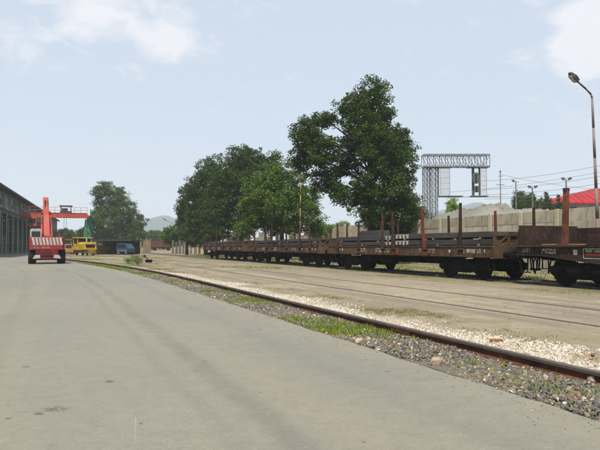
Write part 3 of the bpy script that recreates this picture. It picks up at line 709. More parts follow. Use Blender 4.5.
w2 = stake_wagon(23.7, 'stake_wagon', 'brown flat wagon with tall stakes and a low framed end, second from the right',
    [(18.64, 1.67, (-.06, .0), RS), (21.0, 1.58, (.12, .03), RD), (23.46, 1.6, (.05, 0), RS), (24.4, 1.56, (.02, 0), RS), (26.8, 1.27, (-.03, 0), RS), (29.2, 1.25, (0, 0), RS)],
    [(17.75, 1.5, (0, 0), RS), (19.9, 1.5, (.03, 0), RD), (23.1, 1.45, (.04, 0), RS), (27.6, 1.5, (0, 0), RS), (29.4, 1.2, (0, 0), RS)], 21)
w3 = stake_wagon(38.7, 'stake_wagon', 'rusty flat wagon with stakes, third from the right, below the leaning tan lamp pole',
    [(33.0, 1.35, (.05, 0), RS), (34.6, 1.5, (0, 0), RS), (36.9, 1.3, (-.04, 0), RS), (39.7, 1.6, (0, 0), RS), (40.9, 1.45, (.06, 0), RS), (43.6, 1.2, (0, 0), RS)],
    [(33.6, 1.4, (0, 0), RS), (36.0, 1.2, (.05, 0), RS), (38.4, 1.4, (0, 0), RS), (42.4, 1.3, (0, 0), RS)], 31)
w4 = stake_wagon(53.7, 'stake_wagon', 'rusty flat wagon with short stakes at the far left end of the row',
    [(48.2, 1.1, (.04, 0), RS), (50.4, 1.25, (0, 0), RS), (52.8, 1.1, (-.04, 0), RS), (54.9, 1.2, (0, 0), RS), (57.2, 1.05, (.05, 0), RS), (59.6, 1.2, (0, 0), RS)],
    [(49.3, 1.2, (0, 0), RS), (53.6, 1.1, (.05, 0), RS), (58.1, 1.15, (0, 0), RS)], 41)

# nearest wagon: long flat wagon with fish-bellied side beams
def fishbelly():
    L1 = 19.0; uc = 15.72 - L1 / 2
    root = empty('bogie_wagon', P(uc, 16.05), YAW, 'dark brown flat wagon with fish-bellied side beams and low boards at right edge', 'flat wagon', 'row of stabled flat wagons')
    h2 = L1 / 2
    for sg in (1, -1):
        m = MB(); y = sg * 1.36
        top = 1.27
        prof = [(-h2, 1.02), (-h2 + 1.2, 1.0), (-h2 + 5.2, .62), (h2 - 5.2, .62), (h2 - 1.2, 1.0), (h2, 1.02)]
        m.prism([(h2, top), (-h2, top)] + prof, 'y', y - .012, y + .012)
        for a, b in zip(prof, prof[1:]): m.bar((a[0], y, a[1] - .014), (b[0], y, b[1] - .014), .13, .03)
        m.box((0, sg * 1.375, 1.283), (L1, .16, .03))
        for k in range(13):
            x = -h2 + .8 + k * (L1 - 1.6) / 12; zb = np.interp(x, [p[0] for p in prof], [p[1] for p in prof])
            m.box((x, y + sg * .03, (top + zb) / 2), (.025, .05, top - zb - .02))
        m.build('side_beam', 'rust_dark' if sg < 0 else 'board', root)
    nb = 56; pl = MB().box((0, 0, 0), (L1 / nb - .008, 2.5, .045)).build('deck_plank', 'board', root, (-h2 + L1 / nb * .5, 0, 1.275))
    for k in range(1, nb): again(pl, root, (-h2 + L1 / nb * (k + .5), 0, 1.275 + rnd.uniform(-.004, .004)))
    uf = MB()
    for sg in (-1, 1): uf.box((0, sg * .35, 1.0), (L1 - .3, .1, .36))
    for k in range(11): uf.box((-h2 + 1 + k * (L1 - 2) / 10, 0, 1.08), (.1, 2.5, .18))
    for sg in (-1, 1):
        uf.bar((h2 - 4.6, sg * 1.0, .9), (h2 - 6.4, sg * 1.0, .45), .06); uf.bar((h2 - 6.4, sg * 1.0, .45), (-h2 + 6.4, sg * 1.0, .45), .06); uf.bar((-h2 + 6.4, sg * 1.0, .45), (-h2 + 4.6, sg * 1.0, .9), .06)
    uf.build('underframe', 'rust_dark', root)
    for sx in (-1, 1):
        MB().box((sx * (h2 - .04), 0, 1.08), (.09, 2.7, .40)).build('headstock', 'rust', root, bevel=.01)
        e = MB(); e.box((sx * (h2 - .12), 0, 1.655), (.06, 2.66, .70))
        for k in range(6): e.box((sx * (h2 - .07), -1.2 + k * .48, 1.655), (.05, .07, .68))
        e.build('end_board', 'board', root, bevel=.006)
        r_ = MB(); x = sx * (h2 + .03)
        r_.cyl((x, 1.22, .95), (x, 1.22, 1.85), .022, 8); r_.cyl((x, 1.02, .95), (x, 1.02, 1.85), .022, 8); r_.cyl((x, 1.02, 1.85), (x, 1.22, 1.85), .022, 8); r_.box((x + sx * .02, 1.12, 1.62), (.05, .24, .3))
        r_.build('shunter_handrail', 'rust_orange', root)
        for sg in (-1, 1):
            st = MB(); x = sx * (h2 - .3)
            st.bar((x - .17, sg * 1.3, 1.0), (x - .14, sg * 1.3, .42), .035); st.bar((x + .17, sg * 1.3, 1.0), (x + .14, sg * 1.3, .42), .035); st.box((x, sg * 1.3, .42), (.4, .2, .03))
            st.build('step', 'rust_dark', root)
    n_ = 7; seg = (L1 - .30) / n_
    fb = MB().box((0, 0, 0), (seg - .015, .05, .64)).build('side_board', 'board', root, (-h2 + .15 + seg / 2, -1.34, 1.615))
    for k in range(1, n_): again(fb, root, (-h2 + .15 + seg * (k + .5), -1.34, 1.615))
    buffers(root, L1)
    for x in (-h2 + 2.55, h2 - 2.55): make_bogie(root, x)
    g = MB(); g.cyl((3.6, .55, .74), (4.6, .55, .74), .2, 14); g.build('brake_cylinder', 'rust_dark', root)
    m = MB(); m.bar((13.75 - uc, 1.26, 1.29), (13.62 - uc, 1.30, 1.30 + 1.74), .19, .13, up=(0, 1, 0), w2=.15, h2=.11); o = m.build('stake', 'stake_orange', root, bevel=.01)
    c = MB(); c.box((13.62 - uc, 1.30, 3.05), (.13, .16, .1)); c.build('stake_cap', 'black', o)
    for x in (10.6, 7.5):
        m = MB(); m.bar((x - uc, 1.26, 1.29), (x - uc, 1.28, 1.3 + 1.7), .17, .13, up=(0, 1, 0), w2=.14, h2=.11); m.build('stake', 'stake_orange', root, bevel=.01)
    mk = MB(); y = 1.376; X = lambda u: u - uc
    # local x decreases towards the right of the picture
    marks(mk, X(15.05), X(15.4), 1.08, 1.22, y, 2, 3, .9); mk.build('stencil_marking', 'paint_white', root)['kind'] = 'stuff'
    mk = MB(); marks(mk, X(14.0), X(14.55), 1.03, 1.22, y, 2, 4, .95); mk.build('stencil_marking', 'paint_white', root)['kind'] = 'stuff'
    MB().box((X(13.25), y, 1.11), (.15, .004, .16)).build('white_square', 'paint_white', root)
    mk = MB(); a, b = X(11.9), X(12.95); zt, zb = 1.22, .93
    for q in (((a + b) / 2, zt, b - a, .018), ((a + b) / 2, zb, b - a, .018), (a, (zt + zb) / 2, .018, zt - zb), (b, (zt + zb) / 2, .018, zt - zb)): mk.box((q[0], y, q[1]), (q[2], .004, q[3]))
    mk.build('outlined_marking', 'paint_white', root)
    mk = MB(); marks(mk, a + .05, b - .08, 1.08, 1.21, y, 1, 6, .95); mk.build('stencil_marking', 'paint_white', root)['kind'] = 'stuff'
    mk = MB(); mk.box(((a + b) / 2 + .1, y, 1.045), (b - a - .3, .004, .045)); mk.build('red_stripe', 'paint_red', root)
    mk = MB(); mk.box(((a + b) / 2 - .05, y + .001, .985), (b - a - .45, .004, .06)); mk.build('black_stripe', 'black', root)
    return root
w1 = fishbelly()

# ------------------------------------------------------------------ loads: steel slabs, each lying on its wagon
def slab(u0, u1, v, z0, h, w, label, group=None, marked=None, name='steel_slab', mat='steel_slab', tilt=0.0):
    o = MB().box((0, 0, h / 2), (u1 - u0, w, h)).build(name, mat, None, P((u0 + u1) / 2, v, z0), YAW + tilt, bevel=.012)
    tag(o, label, 'steel slab', group)
    if marked:
        m = MB(); x0 = (u1 - u0) / 2 * (1 if marked > 0 else -1)
        for k in range(4):
            x = x0 - math.copysign(.12 + k * .3, marked); m.box((x, w / 2 + .0015, h / 2), (.16, .004, h * .82))
        m.box((x0 - math.copysign(.6, marked), w / 2 + .0022, h * .86), (1.1, .004, h * .12)); m.build('paint_mark', 'paint_white', o)
    return o
def spacer(u, v, z, label):
    o = MB().box((0, 0, .035), (.09, 2.1, .07)).build('timber_spacer', 'timber', None, P(u, v, z), YAW, bevel=.006)
    return tag(o, label, 'timber spacer', 'timber spacers between the slabs')
Z0 = 1.305
for wi, (u0, u1, split, nm) in enumerate(((17.3, 30.2, 23.9, 'second wagon from the right'), (32.3, 45.1, 38.4, 'third wagon from the right'), (47.3, 60.0, 53.8, 'leftmost wagon of the row'))):
    hs = ((.22, .22), (.18, .18), (.16, .16))[wi]
    for side, (a, b) in (('right-hand', (u0, split - .04)), ('left-hand', (split + .04, u1))):
        dl = 0.0 if side == 'right-hand' else -.05
        z = Z0
        for u, pos_ in ((a + .7, 'rightmost'), ((a + b) / 2, 'middle'), (b - .7, 'leftmost')): spacer(u, 16.0, z, '%s timber under the %s slabs, %s' % (pos_, side, nm))
        z += .03
        for lay, word in ((0, 'lower'), (1, 'upper')):
            h = hs[lay] + dl * (lay == 0)
            cut = rnd.uniform(0, .5) if lay else 0
            mk = None
            if wi == 0: mk = 1 if side == 'right-hand' else -1
            slab(a + cut * .4 * (side == 'right-hand'), b - (cut if side == 'left-hand' else 0), 15.45, z, h, .95, '%s dark steel slab in front, %s pile on the %s' % (word, side, nm), 'steel slabs on the flat wagons', mk, tilt=rnd.uniform(-.004, .004))
            slab(a + .1, b - .15, 16.62, z, h, .95, '%s dark steel slab behind, %s pile on the %s' % (word, side, nm), 'steel slabs on the flat wagons', tilt=rnd.uniform(-.004, .004))
            z += h
            if lay == 0:
                for u, pos_ in ((a + .6, 'rightmost'), ((a + b) / 2 + .3, 'middle'), (b - .8, 'leftmost')): spacer(u, 16.0, z, '%s timber between the %s slabs, %s' % (pos_, side, nm))
                z += .07
# a third piece on the far part of the second wagon, and plates on the nearest one
o = slab(27.6, 29.9, 16.62, Z0 + .46, .38, .7, 'dark upright steel block on top of the left-hand pile, second wagon from the right', None)
o = slab(7.0, 13.35, 15.95, Z0 + .012, .34, 1.3, 'grey brown steel block behind the red stake on the nearest wagon', None, mat='board')
o = slab(13.5, 15.0, 15.5, Z0 + .012, .05, .8, 'yellowish timber offcuts on the deck of the nearest wagon', None, name='timber_offcut', mat='timber'); o['category'] = 'timber'

# ------------------------------------------------------------------ precast concrete wall
wa = Vector((13.96, 27.4, 0)); wdir = Vector((-.3573, 1, 0)).normalized(); wrz = math.atan2(wdir.y, wdir.x)
wall = empty('concrete_wall', wa, wrz, 'long grey precast concrete panel wall behind the wagons', 'wall')
bay = 2.65; npn = 5; ph = .63
pp = MB().box((0, 0, 1.575), (.17, .2, 3.15)); pp.box((0, .06, 1.57), (.26, .083, 3.13)); post0 = None; pan0 = None
for k in range(-5, 32):
    x = k * bay
    if post0 is None: post0 = pp.build('post', 'concrete', wall, (x, 0, 0), bevel=.012); po = post0
    else: po = again(post0, wall, (x, rnd.uniform(-.02, .02), 0))
    po.rotation_euler = (rnd.uniform(-.012, .012), rnd.uniform(-.01, .01), 0); po.scale = (1, 1, 1 + rnd.uniform(-.02, .02) + (rnd.choice((0, .05, -.04)) if k > 8 else 0))
    for j in range(npn):
        if k > 9 and j == npn - 1 and rnd.random() < .45: continue
        if k > 13 and j >= npn - 2 and rnd.random() < .3: continue
        if pan0 is None:
            pm = MB().box((0, 0, 0), (bay - .18, .07, ph - .012)); pan0 = pm.build('panel', 'concrete', wall, (x + bay / 2, 0, ph * (j + .5)), bevel=.01); pa = pan0
        else: pa = again(pan0, wall, (x + bay / 2, rnd.uniform(-.018, .018), ph * (j + .5)))
        pa.rotation_euler = (rnd.uniform(-.012, .012), rnd.uniform(-.003, .003), 0)

# ------------------------------------------------------------------ heap behind the wall
def mound():
    Y = 52.0; n, m_ = 90, 30; vs = []; fs = []; rr = random.Random(4)
    pxs = [408, 425, 440, 455, 470, 485, 497, 505, 511, 520, 535, 550, 565, 580]; tops = [244, 224, 214, 210, 206.5, 204.5, 202.5, 203.5, 207, 208.5, 208, 210, 226, 246]
    for j in range(m_):
        y = -1 + 2 * j / (m_ - 1)
        for i in range(n):
            px = 408 + 172 * i / (n - 1); h = np.interp(px, pxs, tops); zt = max(Z_(h, Y), 0)
            f = max(0, 1 - abs(y) ** 1.3)
            z = zt * f * (1 + .025 * math.sin(px * .21 + 5 * y) * math.sin(px * .07 - 7 * y) + .02 * math.sin(px * .9 + 19 * y) + rr.uniform(-.012, .012))
            vs.append((X_(px, Y) - X_(490, Y), y * 6.5, z - .05))
    for j in range(m_ - 1):
        for i in range(n - 1):
            a = j * n + i; fs.append((a, a + 1, a + n + 1, a + n))
    return tag(MB().add(vs, fs).build('sand_heap', 'sand', None, (X_(490, Y), Y, 0), smooth=True), 'pale grey sand heap rising behind the concrete wall', 'heap')
mound()
# ------------------------------------------------------------------ trees
def leafcloud(centres, radii, per, size, rs):
    """quads folded like leaves around clump centres"""
    n = len(centres); N = n * per
    c = np.repeat(centres, per, 0); r_ = np.repeat(radii, per)
    d = rs.normal(size=(N, 3)); d /= np.linalg.norm(d, axis=1)[:, None]
    p = c + d * (r_ * rs.random(N) ** .45)[:, None] * np.array([1, 1, .75])
    a = rs.normal(size=(N, 3)); a[:, 2] *= .6; a /= np.linalg.norm(a, axis=1)[:, None]
    b = np.cross(a, rs.normal(size=(N, 3))); b /= np.linalg.norm(b, axis=1)[:, None]
    s_ = size * rs.uniform(.6, 1.35, N)[:, None]
    V = np.stack([p - a * s_, p + b * s_ * .45, p + a * s_, p - b * s_ * .45], 1)
    return V.reshape(-1, 3)
def tree(name, base, lobes, mat, label, seed, trunk_r=.25, leaf=.11, dens=1.0, per=34, fork=.35, group=None, cat='tree', clump=.42, extra=None):
    """lobes: list of (x,y,z,rx,ry,rz) in metres relative to base"""
    rs = np.random.default_rng(seed); rr = random.Random(seed)
    root = empty(name, base, 0, label, cat, group)
    t = MB(); ztop = max(l[2] for l in lobes); zf = min(l[2] - l[5] for l in lobes) ; zf = max(zf, ztop * fork * .6)
    cx = sum(l[0] for l in lobes) / len(lobes) * .5
    p0 = Vector((0, 0, -.1)); p1 = Vector((cx * .2 + rr.uniform(-.1, .1), rr.uniform(-.1, .1), zf * .5)); p2 = Vector((cx * .5, 0, zf)); p3 = Vector((cx, 0, ztop * .72))
    t.cyl(p0, p1, trunk_r * 1.25, 10, trunk_r); t.cyl(p1, p2, trunk_r, 10, trunk_r * .85); t.cyl(p2, p3, trunk_r * .85, 10, trunk_r * .35)
    for l in lobes:
        c = Vector(l[:3]); k = min(max((c.z - zf) / max(ztop * .72 - zf, .1) * .6, 0), 1); s_ = p2.lerp(p3, k)
        if c.z < zf: s_ = p1.lerp(p2, .9)
        mid = s_.lerp(c, .5) + Vector((0, 0, .08 * (c - s_).length)); r0 = trunk_r * .27
        t.cyl(s_, mid, r0, 7, r0 * .65); t.cyl(mid, c, r0 * .65, 7, r0 * .3)
        for q in range(4):
            d = Vector((rr.uniform(-1, 1) * l[3], rr.uniform(-1, 1) * l[4], rr.uniform(-.6, .9) * l[5])) * .75
            t.cyl(mid.lerp(c, rr.uniform(.3, 1)), c + d, r0 * .28, 5, r0 * .1)
    t.build('trunk', 'bark', root, smooth=True)
    cs = []; rad = []
    for l in lobes:
        vol = (l[3] * l[4] * l[5]) ** (1 / 3.0); n = max(int(40 * dens * vol ** 2), 6)
        d = rs.normal(size=(n, 3)); d /= np.linalg.norm(d, axis=1)[:, None]
        r_ = .22 + .85 * rs.random(n) ** .6
        wob = 1 + .3 * np.sin(d[:, 0] * 5 + seed) * np.cos(d[:, 2] * 6 + seed * .7)
        cs.append(np.array(l[:3]) + d * (r_ * wob)[:, None] * np.array(l[3:6])); rad.append(clump * rs.uniform(.55, 1.25, n))
    V = leafcloud(np.concatenate(cs), np.concatenate(rad), per, leaf, rs)
    V = V[np.repeat(V.reshape(-1, 4, 3)[:, :, 2].min(1) > .05, 4)]
    fast_mesh('crown', V, None, mat, root)
    return root
def lobes_px(base_px, Y, L):
    """(px,py,rx,ry[,dy]) measured on the photograph -> metres at depth Y"""
    k = Y / F; bx = X_(base_px, Y); out = []
    for i, q in enumerate(L):
        dy = q[4] if len(q) > 4 else ((i * 37) % 11 - 5) / 5.0 * 1.3
        r_ = (q[2] + q[3]) / 2 * k
        out.append((X_(q[0], Y) - bx, dy, Z_(q[1], Y), q[2] * k, r_ * 1.05, q[3] * k))
    return out
def gtree(name, px, Y, L, *a, **k): return tree(name, Vector((X_(px, Y), Y, 0)), lobes_px(px, Y, L), *a, **k)

gtree('broadleaf_tree', 374, 43, [(372, 100, 17, 17), (352, 112, 17, 14, -1), (382, 118, 16, 18, 1), (362, 128, 20, 18, -1.5), (325, 118, 14, 10), (306, 134, 17, 16, -.5), (302, 156, 14, 16, .8), (322, 152, 17, 18, -1), (326, 180, 16, 17, .5), (338, 196, 12, 11, -.8), (350, 160, 16, 18, 1.8), (372, 150, 22, 20, -2.2), (396, 137, 15, 14, 0), (407, 152, 12, 13, .6), (390, 162, 20, 20, -1.2), (404, 178, 13, 14, .8), (380, 188, 24, 20, -1.8), (362, 196, 14, 18, 1.5), (404, 206, 17, 17, -.5), (376, 214, 22, 14, -1.5), (388, 226, 22, 12, 1), (354, 138, 13, 14, 1), (412, 218, 9, 14, .5)],
      'leaf_dark', 'tallest dark green tree with spreading crown behind the wagons', 3, .36, .088, 1.5, 54, clump=.42)
gtree('broadleaf_tree', 282, 58, [(282, 180, 22, 17), (262, 194, 20, 18, -1), (300, 196, 20, 18, .8), (280, 206, 26, 18, -2), (255, 214, 17, 16, .5), (306, 216, 18, 15, -1), (276, 224, 22, 10, 1.2), (248, 228, 12, 10, -.8), (316, 228, 10, 9, 0), (294, 228, 12, 8, -1.5)],
      'leaf_bright', 'bright green rounded tree beside the tan lamp pole', 5, .25, .10, 1.15, 46, clump=.45)
gtree('broadleaf_tree', 242, 70, [(246, 162, 18, 14), (232, 172, 17, 16, -1), (262, 164, 16, 12, 1), (275, 160, 8, 9, .5), (220, 184, 15, 17, .5), (244, 186, 22, 20, -2), (228, 206, 20, 18, -1), (212, 212, 14, 18, .8), (250, 212, 20, 18, 1), (236, 228, 20, 14, -1.5), (262, 190, 14, 18, 1.8), (214, 234, 12, 10, 0)],
      'leaf_dark', 'dark green tall tree in the middle of the left tree group', 8, .32, .11, 1.1, 46, clump=.48)
gtree('broadleaf_tree', 206, 80, [(208, 174, 12, 14), (198, 190, 12, 14, -1), (214, 194, 13, 15, .8), (204, 208, 15, 16, -1), (196, 224, 13, 14, .6), (212, 226, 14, 14, -.8), (204, 238, 13, 8, 0)],
      'leaf_dark', 'dark tree towards the left end of the tree group', 12, .25, .12, 1.1, 42, clump=.48)
gtree('broadleaf_tree', 187, 86, [(190, 194, 8, 10), (184, 208, 8, 10, -.6), (192, 214, 9, 12, .5), (182, 222, 6, 9, 0), (188, 230, 9, 12, -.5), (193, 240, 8, 7, .5)],
      'leaf_dark', 'slender dark tree at the left end of the tree group', 14, .2, .13, 1.3, 32, clump=.5)
gtree('small_tree', 173, 105, [(172, 232, 8, 7), (178, 236, 7, 7, -.5), (167, 238, 6, 6, .5), (175, 242, 9, 4, 0)],
      'leaf_bright', 'small bright green tree left of the tall tree group', 15, .12, .13, 1.6, 30, clump=.5)
gtree('broadleaf_tree', 117, 140, [(106, 190, 11, 8), (118, 196, 11, 9, -.8), (104, 204, 12, 11, .6), (124, 208, 13, 12, -1), (112, 220, 17, 14, -1.5), (133, 222, 12, 14, .7), (98, 218, 8, 12, 0), (122, 234, 20, 12, 1), (138, 236, 9, 10, -.6), (102, 236, 12, 10, .5), (97, 193, 6, 5, -.3)],
      'leaf_mid', 'mid green tree standing behind the yellow shunting locomotive', 17, .4, .16, .5, 40, clump=.75)
for i, (px, Y, top, w, mt, lab) in enumerate((
    (66, 150, 229, 9, 'leaf_dark', 'dark far tree between the excavator and the green crane runway'),
    (84, 128, 229, 7, 'leaf_dark', 'small dark tree seen through the green crane runway'),
    (60, 170, 238, 8, 'leaf_dark', 'low dark far tree at the end of the hall'),
    (152, 190, 232, 12, 'leaf_mid', 'far tree above the red boxcar'),
    (136, 170, 233, 10, 'leaf_mid', 'far tree right of the mid green tree'),
    (164, 210, 233, 10, 'leaf_mid', 'far tree behind the small bright green tree'),
    (332, 84, 225, 13, 'leaf_bright', 'bright green bushy tree behind the broken end of the wall'),
    (318, 90, 228, 9, 'leaf_mid', 'low green tree behind the wall left of the tallest tree'),
    (345, 96, 222, 9, 'leaf_pale', 'pale green tree top seen under the tallest tree'),
    (421, 62, 206, 9, 'leaf_dark', 'dark bush at the foot of the signal gantry'),
    (453, 66, 199, 9, 'leaf_pale', 'pale green treetop framed by the signal gantry'),
    (430, 60, 212, 8, 'leaf_mid', 'low green bush behind the wall beside the gantry'),
    (520, 88, 192, 8, 'leaf_dark', 'dark bushy tree behind the wall, left one of a pair'),
    (531, 88, 193, 8, 'leaf_dark', 'dark bushy tree behind the wall, right one of a pair'),
    (547, 92, 193, 4.5, 'leaf_dark', 'narrow dark tree left of the red roof'),
    (559, 96, 195, 3, 'leaf_dark', 'small pointed dark treetop above the red roof'))):
    bot = 246
    k = [(px, (top + 246) / 2 + 4, w, (246 - top) / 2 - 2), (px - w * .3, top + (246 - top) * .28, w * .6, (246 - top) * .26, -.5), (px + w * .35, top + (246 - top) * .36, w * .6, (246 - top) * .28, .6), (px, top + w * .5, w * .5, w * .55, 0), (px - w * .5, 240, w * .55, 6, .4), (px + w * .5, 238, w * .55, 7, -.4)]
    gtree('small_tree', px, Y, k, mt, lab, 40 + i, .14, .06 + Y * .0006, 2.2, 26, clump=min(.55, w * Y / F * .35))
# far wood along the horizon
rs = np.random.default_rng(99); C_ = []; Rr = []
for i in range(520):
    x = rs.uniform(-330, 330); y = rs.uniform(420, 520); h = 5.5 + 3 * math.sin(x * .05) + 2 * math.sin(x * .13 + 1) + rs.uniform(-1.5, 1.5)
    for q in range(5): C_.append((x + rs.normal(0, 2), y + rs.normal(0, 2), rs.uniform(.5, max(h, 2)))); Rr.append(rs.uniform(1.4, 2.6))
o = fast_mesh('distant_wood', leafcloud(np.array(C_), np.array(Rr), 16, .75, rs), None, 'leaf_mid'); tag(o, 'belt of far trees along the horizon', 'wood', kind='stuff')

# bush with reddish leaves beside the near track
def bush(base, r_, h, mat, label, seed, n=26, per=40, leaf=.035, red=0):
    rs = np.random.default_rng(seed); root = empty('bush', base, 0, label, 'bush')
    st = MB()
    for i in range(9): st.cyl((0, 0, 0), (rs.normal(0, r_ * .5), rs.normal(0, r_ * .5), h * rs.uniform(.5, .9)), .012, 5, .005)
    st.build('stem', 'bark', root)
    c = np.stack([rs.normal(0, r_ * .5, n), rs.normal(0, r_ * .5, n), rs.uniform(.15, .85, n) * h], -1)
    fast_mesh('foliage', leafcloud(c, np.full(n, r_ * .33), per, leaf, rs), None, mat, root)
    if red: fast_mesh('red_foliage', leafcloud(c[:red] + np.array([r_ * .4, -.05, h * .15]), np.full(red, r_ * .25), per, leaf, rs), None, 'flower_red', root)
bush(gpt(138, 265), .55, .75, 'leaf_bright', 'low green bush with reddish leaves beside the curving track', 5, red=4)
bush(gpt(128, 263), .35, .4, 'leaf_pale', 'small pale weed bush left of the reddish bush', 6)

# point lever beside the bush
pr = empty('point_lever', gpt(149, 262.5), .4, 'dark point lever box on the grass right of the reddish bush', 'point lever')
MB().box((0, 0, .12), (.5, .3, .24)).build('lever_box', 'rust_dark', pr, bevel=.02); MB().cyl((0, 0, .2), (-.35, 0, .55), .025, 7).build('lever', 'rust_dark', pr); MB().cyl((-.33, -.1, .52), (-.33, .1, .52), .09, 10).build('weight', 'rust_dark', pr)

# ------------------------------------------------------------------ lamps
def lamp(base, top, head, r_, mat, label, curve=3):
    root = empty('street_lamp', base, 0, label, 'street lamp', 'yard street lamps'); b = Vector(base)
    t = Vector(top) - b; h = Vector(head) - b
    m = MB(); n = 6
    for i in range(n):
        m.cyl(t * (i / n), t * ((i + 1) / n), r_ * (1.2 - .5 * i / n), 10, r_ * (1.2 - .5 * (i + 1) / n))
    m.build('pole', mat, root, smooth=True)
    a = MB(); d = h - t; pts = [t, t + Vector((d.x * .06, d.y * .06, d.z * .18)), t + d * .3 + Vector((0, 0, d.z * .1)), t + d * .72]
    for p, q in zip(pts, pts[1:]): a.cyl(p, q, r_ * .62, 8, r_ * .55)
    a.build('arm', mat, root, smooth=True)
    dn = d.normalized(); s = t + d * .70; sx = dn.cross(Vector((0, 1, 0))).normalized() if abs(dn.y) < .9 else Vector((1, 0, 0)); L_ = d.length * .36
    hd = MB(); hd.bar(s, s + dn * L_ * .5, .16, .20, up=(0, 1, 0), w2=.17, h2=.30); hd.bar(s + dn * L_ * .5, s + dn * L_, .17, .30, up=(0, 1, 0), w2=.08, h2=.16)
    ho = hd.build('lamp_head', 'lamp_dark', root, bevel=.02)
    up_ = Vector((-dn.z, 0, dn.x)); up_ = -up_ if up_.z > 0 else up_
    ln = MB(); ln.bar(s + dn * L_ * .12 + up_ * .085, s + dn * L_ * .8 + up_ * .085, .06, .2, up=(0, 1, 0)); ln.build('lens', 'lens', ho, bevel=.015)
    return root
Yl = 22.8
lamp((X_(599.3, Yl), Yl, 0), at(594.6, 97, Yl), at(573.5, 72.5, Yl - .3), .06, 'pole_rust', 'tall street lamp with reddish pole at the right edge')
lamp((X_(299.5, 51), 51, 0), at(300.8, 182, 51), at(284, 170, 50.5), .075, 'pole_wood', 'tan street lamp pole in front of the bright green tree')
lamp((X_(176, 150), 150, 0), at(175.5, 226, 150), at(163, 218.5, 149), .08, 'pole_grey', 'small far street lamp beside the hill')

# twin floodlight masts behind the wall
def flood(px, top, Y, label, n=2):
    b = Vector((X_(px, Y), Y, 0)); h = Z_(top, Y); root = empty('floodlight_mast', b, 0, label, 'floodlight mast', 'floodlight masts behind the wall')
    m = MB(); m.cyl((0, 0, 0), (0, 0, h), .13, 9, .07); m.build('mast', 'pole_grey', root)
    m = MB(); m.bar((-.45, 0, h - .1), (.45, 0, h - .1), .06); m.build('crossarm', 'pole_grey', root)
    for k in ((-1, 1) if n == 2 else (-1,)):
        f = MB(); f.bar((k * .22, -.08, h), (k * .55, -.16, h + .10), .2, .26, up=(0, 0, 1), w2=.3, h2=.18); o = f.build('floodlight', 'lamp_dark', root, bevel=.03)
        g = MB(); g.bar((k * .27, -.12, h - .12), (k * .56, -.22, h - .01), .2, .03); g.build('lens', 'lens', o)
flood(533, 187, 70, 'twin floodlight mast above the pair of dark bushy trees')
flood(567, 179, 66, 'twin floodlight mast in front of the red roof')
flood(516.5, 181, 80, 'single floodlight mast left of the bushy pair', 1)
# plain mast
root = empty('power_mast', Vector((X_(501, 74), 74, 0)), 0, 'thin grey power mast right of the signal gantry', 'mast'); h = Z_(172, 74)
MB().cyl((0, 0, 0), (0, 0, h), .11, 8, .05).build('mast', 'pole_grey', root); m = MB(); m.bar((-.5, 0, h - 1.6), (.5, 0, h - 1.6), .07); m.bar((-.3, 0, h - .5), (.3, 0, h - .5), .06); m.build('crossarm', 'pole_grey', root); MB().cyl((0, 0, h), (0, 0, h + .25), .13, 8, .05).build('cap', 'lamp_dark', root)

# overhead wires
wires = [((484, 181), (640, 156.5)), ((484, 189.5), (640, 168)), ((484, 195), (640, 176)), ((484, 199), (640, 183)), ((440, 196.5), (640, 188)), ((500, 174), (640, 192)), ((450, 192), (640, 164))]
words = ['uppermost', 'second highest', 'third highest', 'fourth highest', 'lowest long', 'downward sloping', 'faint middle']
for i, (a, b) in enumerate(wires):
    Y0 = 60 + i; A = at(a[0], a[1], Y0); B = at(b[0], b[1], Y0 - 8); m = MB(); prev = A
    for k in range(1, 13):
        t_ = k / 12; q = A.lerp(B, t_) - Vector((0, 0, .35 * 4 * t_ * (1 - t_))); m.cyl(prev - A, q - A, .016, 5); prev = q
    tag(m.build('overhead_wire', 'wire', None, A), '%s overhead wire running right from the signal gantry' % words[i], 'wire', 'overhead wires')

# ------------------------------------------------------------------ signal gantry
Yg = 57.0; kx = Yg / F
g0 = Vector((X_(424, Yg), Yg, 0)); gan = empty('signal_gantry', g0, 0, 'tall pale lattice steel signal gantry behind the concrete wall', 'signal gantry')
gx = lambda px: X_(px, Yg) - g0.x
gz = lambda py: Z_(py, Yg)
def lattice(mb, x0, x1, y0, y1, z0, z1, n, r_, d_):
    for x in (x0, x1):
        for y in (y0, y1): mb.bar((x, y, z0), (x, y, z1), r_)
    for i in range(n):
        a = z0 + (z1 - z0) * i / n; b = z0 + (z1 - z0) * (i + 1) / n
        for y in (y0, y1):
            mb.bar((x0, y, a), (x1, y, b), d_); mb.bar((x1, y, a), (x0, y, b), d_); mb.bar((x0, y, b), (x1, y, b), d_)
        for x in (x0, x1): mb.bar((x, y0, a), (x, y1, b), d_)
for (a, b) in ((424, 428.6), (431.5, 437)):
    m = MB(); lattice(m, gx(a), gx(b), -.45, .45, 0, gz(166.5), 16, .075, .04); m.build('lattice_column', 'galv', gan)
m = MB(); x0, x1, z0, z1 = gx(423.3), gx(489), gz(166.5), gz(154.8)
for y in (-.5, .5):
    for z_ in (z0, z1): m.bar((x0, y, z_), (x1, y, z_), .10)
n_ = 11
for i in range(n_ + 1):
    x = x0 + (x1 - x0) * i / n_
    for y in (-.5, .5): m.bar((x, y, z0), (x, y, z1), .055)
    for z_ in (z0, z1): m.bar((x, -.5, z_), (x, .5, z_), .05)
    if i < n_:
        xb = x0 + (x1 - x0) * (i + 1) / n_
        for y in (-.5, .5): m.bar((x, y, z1 if i < n_ - 1 else z0), (xb, y, z0 if i < n_ - 1 else z1), .05)
        m.bar((x, -.5, z1), (xb, .5, z1), .04); m.bar((x, -.5, z0), (xb, .5, z0), .04)
m.build('truss', 'galv', gan)
